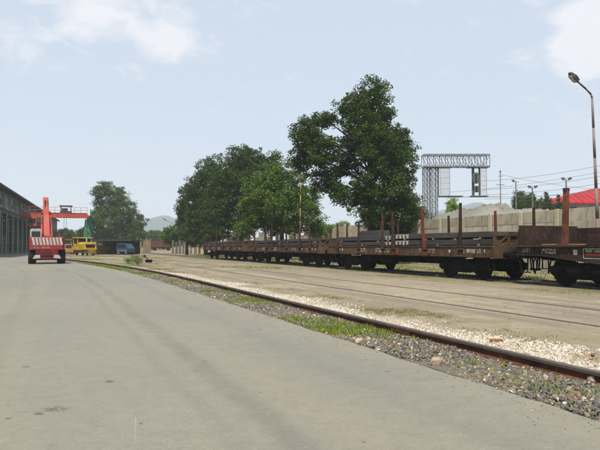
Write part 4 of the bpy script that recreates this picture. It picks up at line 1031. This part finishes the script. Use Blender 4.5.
for a, b in ((468, 489), (424, 452)): MB().box(((gx(a) + gx(b)) / 2, -.1, z0 - .08), (gx(b) - gx(a), 1.15, .05)).build('walkway', 'galv', gan)
def cage(xa, xb, za, zb, nv, nh, mat='mesh_panel'):
    m = MB()
    for i in range(nv + 1): m.bar((xa + (xb - xa) * i / nv, -.55, za), (xa + (xb - xa) * i / nv, -.55, zb), .035 if i not in (0, nv) else .07)
    for i in range(nh + 1): m.bar((xa, -.56, za + (zb - za) * i / nh), (xb, -.56, za + (zb - za) * i / nh), .035)
    return m.build('signal_cage', mat, gan)
cage(gx(439.5), gx(448.8), gz(195), gz(167), 8, 5); cage(gx(479.5), gx(485.3), gz(195.5), gz(167), 4, 6)
for q, w_ in ((438, .16), (473, .2), (479.3, .13)): MB().bar((gx(q), -.2, gz(196)), (gx(q), -.2, gz(167)), w_).build('hanger', 'galv_dark', gan)
for (pa, pb, zt, zb) in ((471.5, 477.3, 173, 184.5), (472.5, 477.3, 186.3, 193)):
    m = MB(); xa, xb = gx(pa), gx(pb); c = (xa + xb) / 2; w = (xb - xa) / 2; za, zc = gz(zb), gz(zt); pol = []
    for k in range(16):
        t_ = k / 16 * 6.2832; pol.append((c + w * math.copysign(abs(math.cos(t_)) ** .6, math.cos(t_)), (za + zc) / 2 + (zc - za) / 2 * math.copysign(abs(math.sin(t_)) ** .6, math.sin(t_))))
    m.prism(pol, 'y', -.7, -.62); m.box((c, -.5, (za + zc) / 2), (w * 1.1, .24, (zc - za) * .7))
    o = m.build('signal_head', 'galv_dark', gan)
    l_ = MB()
    for k in range(3): l_.cyl((c, -.70, za + (zc - za) * (.25 + .25 * k)), (c, -.78, za + (zc - za) * (.25 + .25 * k)), .09, 10)
    l_.build('signal_lens', 'glass', o)
for a, b in ((470, 487), (437, 462)): MB().box(((gx(a) + gx(b)) / 2, -.3, gz(196.3)), (gx(b) - gx(a), .8, .06)).build('platform', 'galv', gan)
MB().bar((gx(437), -.3, gz(197.3)), (gx(500), -.3, gz(197)), .05).build('support_bar', 'galv', gan)

# ------------------------------------------------------------------ red roofed building
Yb = 96; bl = empty('red_roof_building', Vector((X_(580, Yb), Yb, 0)), 0, 'long low white building with a red roof behind the wall', 'building'); bx = X_(580, Yb)
xa, xb = X_(546, Yb) - bx, X_(720, Yb) - bx
m = MB(); m.box(((xa + xb) / 2, 6, Z_(203.5, Yb) / 2), (xb - xa, 12, Z_(203.5, Yb))); m.build('wall', 'render_white', bl)
m = MB(); ze = Z_(204, Yb); zr = Z_(187, Yb) + .4
xs, xe = xa - .5, xb + .5; hipx = xa + 11
m.add([(xs, -.6, ze), (xe, -.6, ze), (xe, 12.6, ze), (xs, 12.6, ze), (hipx, 6, zr), (xe, 6, zr), (xs, -.6, ze + .25), (xe, -.6, ze + .25), (xe, 12.6, ze + .25), (xs, 12.6, ze + .25)],
      [(0, 1, 2, 3), (0, 1, 7, 6), (3, 2, 8, 9), (0, 3, 9, 6), (6, 7, 5, 4), (9, 8, 5, 4), (6, 9, 4), (1, 2, 8, 5, 7)])
ro = m.build('roof', 'roof_red', bl)
for i in range(28):
    m = MB(); x = xs + (xe - xs) * i / 27; t_ = min(max((x - xs) / (hipx - xs), 0), 1)
    m.bar((x, -.6, ze + .28), (x, -.58 + 6.6 * t_, ze + .28 + (zr - ze - .25) * t_), .09, .06)
    if i: m.build('roof_seam', 'roof_red', ro)
for i in range(9):
    x = xa + 1.6 + i * 2.9; w_ = MB().box((x, -.02, Z_(206.3, Yb) - .35), (1.3, .08, .9)).build('window', 'render_white', bl); MB().box((x, -.07, Z_(206.3, Yb) - .35), (1.1, .03, .72)).build('pane', 'glass', w_)
# ------------------------------------------------------------------ factory hall on the left
hd_ = Vector((-.34, 1, 0)).normalized(); hrz = math.atan2(hd_.y, hd_.x)      # local +x runs away along the facade, local -y faces the road
h0 = Vector((-40.7, 80, 0)) - hd_ * 20
hall = empty('factory_hall', h0, hrz, 'long dark open sided factory hall with a crane runway on the left', 'building')
LH = 132.0; HH = 9.15; bays = 22; bw = LH / bays
MB().box((LH / 2, 16, HH / 2), (LH, .3, HH)).build('back_wall', 'hall_dark', hall)
MB().prism([(-.1, 0), (15.8, 0), (15.8, HH - .05), (8, HH + .95), (-.1, HH - .05)], 'x', LH - .1, LH + .2).build('end_wall', 'hall_dark', hall)
m = MB(); m.prism([(-.9, HH - .12), (-.9, HH + .15), (8, HH + 1.3), (17, HH + .15), (17, HH - .12), (8, HH + 1.0)], 'x', -.3, LH + .4); m.build('roof', 'roof_dark', hall)
cm = MB()
for y in (-.28, .28): cm.box((0, y, 3.0), (.34, .10, 6.0))
for k in range(9): cm.bar((.0, -.28, .3 + k * .62), (.0, .28, .62 + k * .62), .06)
cm.box((0, 0, .1), (.6, 1.0, .2))
um = MB(); um.box((0, .1, 7.75), (.26, .3, 2.7)); um.bar((0, -.1, 6.6), (0, .9, 8.9), .1)
c0 = u0_ = None
for i in range(bays + 1):
    x = i * bw
    if c0 is None: c0 = cm.build('column', 'hall_steel', hall, (x, 0, 0)); u0_ = um.build('upper_column', 'hall_steel', hall, (x, 0, 0))
    else: again(c0, hall, (x, 0, 0)); again(u0_, hall, (x, 0, 0))
b0 = None
for i in range(bays):
    x = (i + .5) * bw
    if b0 is None:
        bm_ = MB(); bm_.box((0, -.1, 6.18), (bw - .02, .08, .62)); bm_.box((0, -.1, 6.50), (bw - .02, .36, .05)); bm_.box((0, -.1, 5.86), (bw - .02, .36, .05))
        for k in (-2, -1, 0, 1, 2): bm_.box((k * bw / 5, -.1, 6.18), (.04, .30, .6))
        b0 = bm_.build('runway_beam', 'beam_grey', hall, (x, 0, 0))
        wf = MB()
        for k in range(5): wf.box((-bw / 2 + .13 + k * (bw - .26) / 4, .25, 7.95), (.09, .1, 1.9))
        for z_ in (7.0, 7.95, 8.9): wf.box((0, .25, z_), (bw - .27, .09, .09))
        wf.box((0, .25, 6.72), (bw - .27, .06, .45))
        f0 = wf.build('window_frame', 'hall_steel', hall, (x, 0, 0))
        pn = MB().box((0, .25, 0), ((bw - .26) / 4 - .1, .02, .84)); p0_ = None
    else: again(b0, hall, (x, 0, 0)); f0_ = again(f0, hall, (x, 0, 0))
    fr = f0 if i == 0 else f0_
    for k in range(4):
        for r_ in range(2):
            if rnd.random() < .3: continue
            lx = -bw / 2 + .13 + (k + .5) * (bw - .26) / 4
            if p0_ is None: p0_ = pn.build('pane', 'grimy', fr, (lx, 0, 7.475 + r_ * .95))
            else: again(p0_, fr, (lx, 0, 7.475 + r_ * .95))
# inner columns and sheeting seen through the open side
ic = None
for i in range(bays + 1):
    m = MB().box((0, 0, 4.4), (.3, .4, 8.8))
    if ic is None: ic = m.build('inner_column', 'hall_steel', hall, (0, 8, 0))
    else: again(ic, hall, (i * bw, 8, 0))
for i in (1, 2, 4, 7, 9, 10, 13, 16):
    MB().box(((i + .5) * bw, .5, 1.4), (bw - .5, .06, 2.8)).build('low_cladding', 'hall_dark', hall)

# ------------------------------------------------------------------ overhead crane and its green outer runway
cr0 = Vector((-47.3, 100.4, 0)); perp = Vector((hd_.y, -hd_.x, 0)); crz = math.atan2(perp.y, perp.x)   # local +x: hall -> outer runway
crane = empty('bridge_crane', cr0, crz, 'orange bridge crane spanning from the hall to the green runway', 'crane')
SP = 10.4; zc = 6.62
for y in (-.75, .75): 
    m = MB(); m.box((SP / 2, y, zc), (SP, .36, .74)); m.box((SP / 2, y, zc + .39), (SP, .5, .04)); m.box((SP / 2, y, zc - .39), (SP, .5, .04))
    for k in range(12): m.box((.5 + k * (SP - 1) / 11, y - .2, zc), (.04, .05, .72))
    m.build('girder', 'orange', crane)
for x in (0, SP): MB().box((x, 0, zc - .1), (.4, 2.6, .5)).build('end_carriage', 'orange', crane)
m = MB()
for k in range(11): m.cyl((k * SP / 10, -1.05, zc + .4), (k * SP / 10, -1.05, zc + 1.35), .03, 6)
for z_ in (zc + .85, zc + 1.35): m.cyl((0, -1.05, z_), (SP, -1.05, z_), .03, 6)
m.build('railing', 'orange', crane)
m = MB(); m.box((6.9, 0, zc + .62), (1.9, 1.5, .22))
for x in (6.1, 7.7):
    for y in (-.6, .6): m.box((x, y, zc + 1.1), (.1, .1, .9))
m.box((6.9, 0, zc + 1.62), (2.1, 1.7, .16)); m.box((6.7, .1, zc + .98), (.9, .8, .5)); o = m.build('trolley', 'lamp_dark', crane)
m = MB(); m.cyl((6.6, 0, zc + .5), (6.6, 0, 3.6), .03, 6); m.cyl((7.0, 0, zc + .5), (7.0, 0, 3.6), .03, 6); m.box((6.8, 0, 3.4), (.5, .3, .45)); m.build('hoist_rope', 'lamp_dark', o)
m = MB(); m.box((1.6, -.3, zc - 1.2), (1.4, 1.4, 1.5)); o = m.build('operator_cab', 'orange', crane, bevel=.03); MB().box((1.6, -1.02, zc - 1.05), (1.1, .04, .8)).build('cab_window', 'glass', o)
gr0 = cr0 + perp * SP; grn = empty('crane_runway', gr0, hrz, 'green steel lattice crane runway receding behind the yellow locomotive', 'crane runway')
LR = 108; nb_ = 18
t0 = None
for i in range(nb_ + 1):
    x = i * LR / nb_
    if t0 is None:
        m = MB()
        for sg in (-1, 1): m.bar((0, sg * .7, 0), (0, sg * .28, 6.0), .16, .2)
        for k in range(6):
            a = .7 - .42 * k / 6; b = .7 - .42 * (k + 1) / 6; m.bar((0, -a, k), (0, b, k + 1), .07); m.bar((0, a, k), (0, -b, k + 1), .07); m.bar((0, -a, k), (0, a, k), .06)
        t0 = m.build('trestle', 'green_steel', grn, (x, 0, 0))
        m = MB(); s_ = LR / nb_; m.box((s_ / 2, 0, 6.3), (s_ - .02, .1, .62)); m.box((s_ / 2, 0, 6.6), (s_ - .02, .34, .05)); m.box((s_ / 2, 0, 6.0), (s_ - .02, .34, .05))
        b0 = m.build('runway_beam', 'green_steel', grn, (x, 0, 0))
        m = MB(); m.bar((0, 0, .4), (s_, 0, 5.9), .1); m.bar((s_, 0, .4), (0, 0, 5.9), .1)
        for z_ in (2.0, 4.0): m.bar((0, 0, z_), (s_, 0, z_), .12)
        for q_ in (.25, .5, .75): m.bar((s_ * q_, 0, .1), (s_ * q_, 0, 5.95), .1)
        d0 = m.build('brace', 'green_steel', grn, (x, 0, 0))
        m = MB()
        for k in range(5): m.cyl((s_ * k / 4, -.5, 6.5), (s_ * k / 4, -.5, 7.6), .035, 6)
        for z_ in (7.05, 7.6): m.cyl((0, -.5, z_), (s_, -.5, z_), .035, 6)
        m.box((s_ / 2, -.45, 6.62), (s_, .5, .05)); 
        for k in range(8): m.bar((s_ * k / 8, -.5, 6.65), (s_ * (k + 1) / 8, -.5, 7.75), .07); m.bar((s_ * (k + 1) / 8, -.5, 6.65), (s_ * k / 8, -.5, 7.75), .07)
        m.bar((0, -.5, 7.75), (s_, -.5, 7.75), .12); r0 = m.build('walkway_railing', 'green_steel', grn, (x, 0, 0))
    else:
        again(t0, grn, (x, 0, 0))
        if i < nb_: again(b0, grn, (x, 0, 0)); again(d0, grn, (x, 0, 0)); again(r0, grn, (x, 0, 0))

# ------------------------------------------------------------------ wheeled excavator seen from behind
Ye = 42.6; k_ = Ye / F
ex0 = Vector((X_(47.3, Ye), Ye, 0)); ex = empty('wheeled_excavator', ex0, .41, 'red wheeled excavator seen from behind with striped counterweight and raised orange boom', 'excavator')
m = MB(); m.box((0, 1.3, .80), (1.5, 4.3, .42)); m.box((0, -.55, .62), (.9, .5, .5)); m.prism([(-.75, .3), (.75, .3), (.4, .95), (-.4, .95)], 'y', -.75, -.6)
ch = m.build('chassis', 'chassis_dark', ex, bevel=.03)
for x in (-.98, .98):
    for y in (0.0, 2.7):
        w = MB(); pr_ = [(-.24, .30), (-.25, .46), (-.18, .53), (.18, .53), (.25, .46), (.24, .30)]; n = 20
        for yy, r_ in pr_:
            for i in range(n): w.v.append((yy, r_ * math.cos(6.28319 * i / n), r_ * math.sin(6.28319 * i / n)))
        for q in range(len(pr_) - 1):
            for i in range(n):
                a = q * n + i; b = q * n + (i + 1) % n; w.f.append((a, b, b + n, a + n))
        wo = w.build('wheel', 'rubber', ex, (x, y, .53)); r_ = MB(); r_.cyl((-.17, 0, 0), (.17, 0, 0), .31, 16); r_.cyl((-.2, 0, 0), (.2, 0, 0), .1, 10); r_.build('rim', 'exc_red', wo)
for y in (0, 2.7): MB().cyl((-.98, y, .53), (.98, y, .53), .11, 10).build('axle', 'black', ex)
for sx in (-1, 1):
    m = MB(); m.prism([(sx * .42, .44), (sx * .92, .40), (sx * .80, .66), (sx * .46, .68)], 'y', -.86, -.80); m.build('stabiliser_plate', 'paint_white', ex)
m = MB(); m.box((0, 1.4, 1.16), (2.2, 3.6, .26)); m.cyl((0, 1.3, .95), (0, 1.3, 1.1), .6, 20); m.build('turntable_deck', 'exc_red', ex, bevel=.02)
# counterweight: rounded red block with white slanted stripes
cw = MB(); cw.prism([(-1.16, -.55), (-1.0, -.78), (1.0, -.78), (1.16, -.55), (1.16, .5), (-1.16, .5)], 'z', 1.02, 1.93); cwo = cw.build('counterweight', 'exc_red', ex, bevel=.04)
for i in range(9):
    x = -.98 + i * .225
    st = MB(); z0_, z1_ = 1.37, 1.90; st.add([(x + .06, -.786, z0_), (x + .21, -.786, z0_), (x + .11, -.786, z1_), (x - .04, -.786, z1_), (x + .06, -.781, z0_), (x + .21, -.781, z0_), (x + .11, -.781, z1_), (x - .04, -.781, z1_)], [(0, 1, 2, 3), (4, 5, 6, 7), (0, 1, 5, 4), (2, 3, 7, 6)]); st.build('white_stripe', 'paint_white', cwo)
mk = MB(); marks(mk, -.9, -.55, 1.12, 1.24, -.783, 1, 5, .9); marks(mk, -.35, .15, 1.12, 1.24, -.783, 1, 6, .9); mk.build('white_lettering', 'paint_white', cwo)
for sx in (-1, 1): MB().box((sx * .95, -.72, 1.12), (.16, .16, .1)).build('tail_lamp', 'paint_red', ex)
# engine hood
m = MB(); m.box((.35, .9, 1.62), (1.4, 1.9, .56)); m.cyl((.85, .9, 1.9), (.85, .9, 2.25), .06, 8); m.build('engine_hood', 'exc_red', ex, bevel=.05)
# cab, white, at left
cb_ = MB(); cb_.prism([(-1.15, 1.32), (-.36, 1.32), (-.36, 2.42), (-.46, 2.55), (-1.05, 2.55), (-1.15, 2.42)], 'y', .4, 2.0); cab = cb_.build('cab', 'paint_white', ex, bevel=.04)
MB().box((-.755, .385, 2.08), (.56, .03, .56)).build('rear_window', 'glass', cab, bevel=.01); MB().box((-1.165, 1.2, 2.05), (.03, 1.2, .7)).build('side_window', 'glass', cab)
# boom
bm_ = MB(); bx_ = -.02
bm_.prism([(-.34, 1.5), (.34, 1.5), (.30, 2.1), (-.26, 2.1)], 'y', 1.7, 2.5)
o = bm_.build('boom_foot', 'exc_orange', ex, bevel=.03)
m = MB(); m.bar((.0, 2.1, 1.7), (-.08, 2.9, 3.6), .44, .55, up=(0, 1, 0), w2=.42, h2=.6); m.bar((-.08, 2.9, 3.55), (-.14, 3.3, 5.0), .42, .6, up=(0, 1, 0), w2=.38, h2=.45)
bo = m.build('boom', 'exc_orange', ex, bevel=.03)
m = MB(); m.cyl((-.42, 2.9, 3.85), (.24, 2.9, 3.85), .13, 12); m.build('boom_pin', 'exc_red', bo)
for sx in (-1, 1):
    m = MB(); m.cyl((sx * .33, 1.9, 1.6), (sx * .33 - .05, 2.6, 2.9), .085, 10); m.cyl((sx * .33 - .05, 2.6, 2.9), (sx * .32 - .08, 2.9, 3.75), .045, 8); m.build('boom_cylinder', 'exc_orange', ex)
m = MB(); m.cyl((-.18, 2.75, 3.6), (-.16, 2.95, 4.8), .05, 8); m.cyl((.06, 2.75, 3.6), (.02, 2.95, 4.8), .03, 8); m.build('hydraulic_hose', 'black', bo)
m = MB(); m.bar((-.14, 3.2, 4.95), (-.14, 5.0, 2.3), .36, .5, w2=.32, h2=.35); m.build('dipper_arm', 'exc_orange', ex, bevel=.03)
m = MB(); m.prism([(4.8, 2.3), (5.5, 1.9), (5.6, 1.3), (5.0, 1.0), (4.7, 1.5)], 'x', -.6, .35); m.build('bucket', 'rust_dark', ex, bevel=.02)

# ------------------------------------------------------------------ yellow shunting locomotive
Yl2 = 79.0; lo = empty('shunting_locomotive', Vector((X_(89.3, Yl2), Yl2, 0)), .66, 'yellow shunting locomotive with black grille and striped buffer beam', 'locomotive')
# local -y is the front, facing the road at a slant
lo.scale = (.9, .9, .93)
m = MB(); m.box((0, 1.75, .62), (2.1, 4.7, .34)); m.build('frame', 'black', lo, bevel=.02)
m = MB(); m.prism([(-.95, .8), (.95, .8), (.95, 1.72), (.75, 1.95), (-.75, 1.95), (-.95, 1.72)], 'y', -.5, 2.2); hood = m.build('hood', 'yellow', lo, bevel=.05)
m = MB(); m.box((0, -.52, 1.42), (1.25, .06, .42)); gr_ = m.build('grille', 'black', hood)
m = MB()
for k in range(5): m.box((0, -.57, 1.26 + k * .08), (1.2, .03, .025))
m.build('grille_slat', 'rust_dark', gr_)
for sx in (-1, 1): m = MB(); m.cyl((sx * .72, -.5, 1.72), (sx * .72, -.6, 1.72), .12, 12); m.build('headlight', 'lens', lo)
m = MB()
for x in (-1.0, 1.0):
    for y in (2.2, 4.0): m.box((x, y, 1.95), (.14, .14, 1.2))
m.box((0, 3.1, 1.25), (2.14, 1.94, .9)); m.box((0, 3.1, 2.6), (2.4, 2.3, .14)); cbo = m.build('cab', 'yellow', lo, bevel=.03)
for sx in (-1, 1): MB().box((sx * 1.0, 3.1, 2.1), (.03, 1.6, .75)).build('side_window', 'glass', cbo)
for y in (2.2, 4.0): MB().box((0, y, 2.1), (1.8, .03, .75)).build('windscreen', 'glass', cbo)
m = MB(); m.cyl((-.25, .4, 1.9), (-.25, .4, 2.55), .10, 10); m.build('exhaust_stack', 'paint_white', lo)
m = MB(); m.box((0, -.72, .58), (2.2, .12, .62)); bb = m.build('buffer_beam', 'black', lo, bevel=.01)
for i in range(7):
    x = -1.0 + i * .29; s_ = .26 if x < -.05 else -.26
    st = MB(); st.add([(x, -.785, .30), (x + .15, -.785, .30), (x + .15 + s_, -.785, .86), (x + s_, -.785, .86), (x, -.78, .30), (x + .15, -.78, .30), (x + .15 + s_, -.78, .86), (x + s_, -.78, .86)], [(0, 1, 2, 3), (4, 5, 6, 7)]); st.build('yellow_stripe', 'yellow', bb)
for sx in (-1, 1):
    m = MB(); m.cyl((sx * .75, -.78, .7), (sx * .75, -1.1, .7), .1, 10); m.cyl((sx * .75, -1.1, .7), (sx * .75, -1.16, .7), .2, 14); m.build('buffer', 'black', lo)
for y in (.5, 3.2):
    for sx in (-1, 1):
        again(WHEEL[0], lo, (sx * .75, y, .5), -math.pi / 2 if sx > 0 else math.pi / 2)
m = MB(); m.cyl((-1.08, -.4, 1.0), (-1.08, 1.9, 1.0), .02, 6)
for y in (-.4, .7, 1.9): m.cyl((-1.08, y, .75), (-1.08, y, 1.5), .02, 6)
m.cyl((-1.08, -.4, 1.5), (-1.08, 1.9, 1.5), .02, 6); m.build('handrail', 'yellow', lo)

# yellow tracked loaders under the shed and behind the excavator
def dozer(px, Y, rz, label, sc=1.0):
    r_ = empty('tracked_loader', Vector((X_(px, Y), Y, 0)), rz, label, 'loader'); r_.scale = (sc, sc, sc)
    for sx in (-1, 1):
        m = MB(); m.prism([(-1.5, .2), (-1.2, 0), (1.2, 0), (1.5, .2), (1.5, .55), (1.2, .75), (-1.2, .75), (-1.5, .55)], 'x', sx * .85 - .22, sx * .85 + .22); m.build('track', 'rubber', r_)
    m = MB(); m.box((0, -.4, 1.15), (1.1, 2.0, .9)); h_ = m.build('hood', 'yellow_dull', r_, bevel=.05); MB().box((0, -1.42, 1.15), (.8, .04, .6)).build('grille', 'black', h_)
    m = MB(); m.box((0, 1.0, 1.0), (1.4, 1.0, .6))
    for sx in (-1, 1):
        for y in (.55, 1.45): m.box((sx * .62, y, 1.7), (.09, .09, 1.1))
    m.box((0, 1.0, 2.3), (1.5, 1.2, .1)); m.build('cab', 'yellow_dull', r_, bevel=.02)
    m = MB(); m.prism([(-1.75, .1), (-1.95, .35), (-1.9, .95), (-1.78, .95)], 'x', -1.3, 1.3); m.build('blade', 'yellow_dull', r_)
    m = MB()
    for sx in (-1, 1): m.bar((sx * 1.15, .5, .45), (sx * 1.15, -1.8, .4), .12, .16)
    m.build('push_arm', 'yellow_dull', r_)
dozer(67.5, 92, .5, 'dull yellow tracked loader half hidden right behind the excavator')
dozer(100.5, 92, -.5, 'dull yellow tracked loader in the shade under the dark shed', .9)

# open shed
Ys = 90; sh = empty('open_shed', Vector((X_(113, Ys), Ys, 0)), 0, 'dark flat roofed open shed behind the blue van', 'shed'); k_ = Ys / F
w_ = 40 * k_; zt = Z_(241, Ys)
MB().box((0, 2, zt + .12), (w_, 5.2, .24)).build('roof', 'hall_dark', sh); MB().box((0, 4.4, zt / 2), (w_ - .4, .12, zt - .02)).build('back_wall', 'hall_dark', sh)
for sx in (-1, -.35, .35, 1):
    for y in (-.4, 4.2): MB().box((sx * (w_ / 2 - .15), y, zt / 2), (.14, .14, zt)).build('post', 'rust_dark', sh)

# blue van
Yv = 88; va = empty('blue_van', Vector((X_(125.5, Yv), Yv, 0)), -.35, 'small blue van parked in front of the dark shed', 'van')
m = MB(); m.prism([(-1.0, .35), (1.15, .35), (1.15, .95), (.95, 1.15), (.55, 1.62), (-.85, 1.68), (-1.0, 1.5)], 'y', -.8, .8); bo = m.build('body', 'blue', va, bevel=.06)
m = MB(); m.prism([(.62, 1.18), (.90, 1.18), (.58, 1.56), (.50, 1.56)], 'y', -.83, -.815); m.prism([(-.8, 1.12), (-.2, 1.12), (-.2, 1.55), (-.76, 1.55)], 'y', -.83, -.815); m.prism([(-.12, 1.12), (.5, 1.12), (.42, 1.55), (-.12, 1.55)], 'y', -.83, -.815); m.build('side_window', 'glass', bo)
MB().box((0, -.825, .62), (1.7, .02, .18)).build('pale_stripe', 'galv', bo)
for x in (-.62, .72):
    for sg in (-1, 1): w = MB(); w.cyl((x, sg * .62, .3), (x, sg * .82, .3), .3, 16); wo = w.build('wheel', 'rubber', va); MB().cyl((x, sg * .60, .3), (x, sg * .83, .3), .16, 12).build('rim', 'galv', wo)

# red boxcar far up the yard
Yr = 165; rc = empty('freight_boxcar', Vector((X_(161, Yr), Yr, 0)), .08, 'far red brown boxcar at the end of the yard', 'boxcar'); w_ = 20 * Yr / F
MB().box((0, 1.3, 1.95), (w_, 2.6, 2.1)).build('body', 'boxcar', rc, bevel=.05); m = MB(); m.prism([(-.1, 2.98), (2.7, 2.98), (1.9, 3.3), (.7, 3.3)], 'x', -w_ / 2, w_ / 2); m.build('roof', 'rust_dark', rc)
MB().box((0, -.03, 1.95), (1.6, .08, 1.9)).build('sliding_door', 'boxcar', rc); m = MB()
for i in range(8): m.box((-w_ / 2 + .2 + i * (w_ - .4) / 7, -.03, 1.95), (.1, .1, 2.0))
m.build('rib', 'rust_dark', rc); MB().box((0, 1.3, .8), (w_, 2.2, .25)).build('frame', 'rust_dark', rc)
for x in (-w_ / 2 + .9, w_ / 2 - .9):
    for y in (.4, 2.2): m = MB(); m.cyl((x, y - .06, .45), (x, y + .06, .45), .45, 16); m.build('wheel', 'wheel', rc)

# stacked tan planks, pale posts and a row of leaning slabs by the trees
Yt = 118; pf = empty('plank_fence', Vector((X_(144, Yt), Yt, 0)), 0, 'short tan plank fence in front of the red boxcar', 'fence')
for i in range(11):
    x = (-7 + i * 1.35) * Yt / F; h = Z_(rnd.choice((238.5, 239.5, 240.5, 242)), Yt)
    if i in (4,): continue
    MB().box((x, rnd.uniform(-.1, .1), h / 2), (.24, .06, h)).build('plank', 'timber_old', pf)
MB().box((0, .08, 1.2), (13.5 * Yt / F, .06, .14)).build('fence_rail', 'timber_old', pf)
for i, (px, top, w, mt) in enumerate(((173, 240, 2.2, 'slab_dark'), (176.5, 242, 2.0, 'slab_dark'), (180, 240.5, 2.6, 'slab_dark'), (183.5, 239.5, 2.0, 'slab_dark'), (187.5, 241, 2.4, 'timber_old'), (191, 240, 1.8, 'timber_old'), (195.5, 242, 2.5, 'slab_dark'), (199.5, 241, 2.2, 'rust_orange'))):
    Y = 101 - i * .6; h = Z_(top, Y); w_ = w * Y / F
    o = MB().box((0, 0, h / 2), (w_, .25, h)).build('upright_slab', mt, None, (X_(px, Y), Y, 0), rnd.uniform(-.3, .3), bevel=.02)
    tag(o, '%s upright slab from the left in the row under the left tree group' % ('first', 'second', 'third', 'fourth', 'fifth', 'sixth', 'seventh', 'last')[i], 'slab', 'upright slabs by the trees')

# ------------------------------------------------------------------ haze: summer air between the camera and the hills
hz = MB(); hz.box((0, 1000, 64), (4200, 2400, 132)); ho = hz.build('haze', None)
hmat = bpy.data.materials.new('haze_air'); hmat.use_nodes = True; ht = hmat.node_tree
for q in list(ht.nodes): ht.nodes.remove(q)
vo_ = ht.nodes.new('ShaderNodeOutputMaterial'); pv = ht.nodes.new('ShaderNodeVolumePrincipled'); pv.inputs['Color'].default_value = (.86, .92, .98, 1); pv.inputs['Density'].default_value = .00045; pv.inputs['Anisotropy'].default_value = .2
ht.links.new(pv.outputs[0], vo_.inputs['Volume']); ho.data.materials.append(hmat); tag(ho, 'pale blue summer haze in the air', 'haze', kind='stuff')
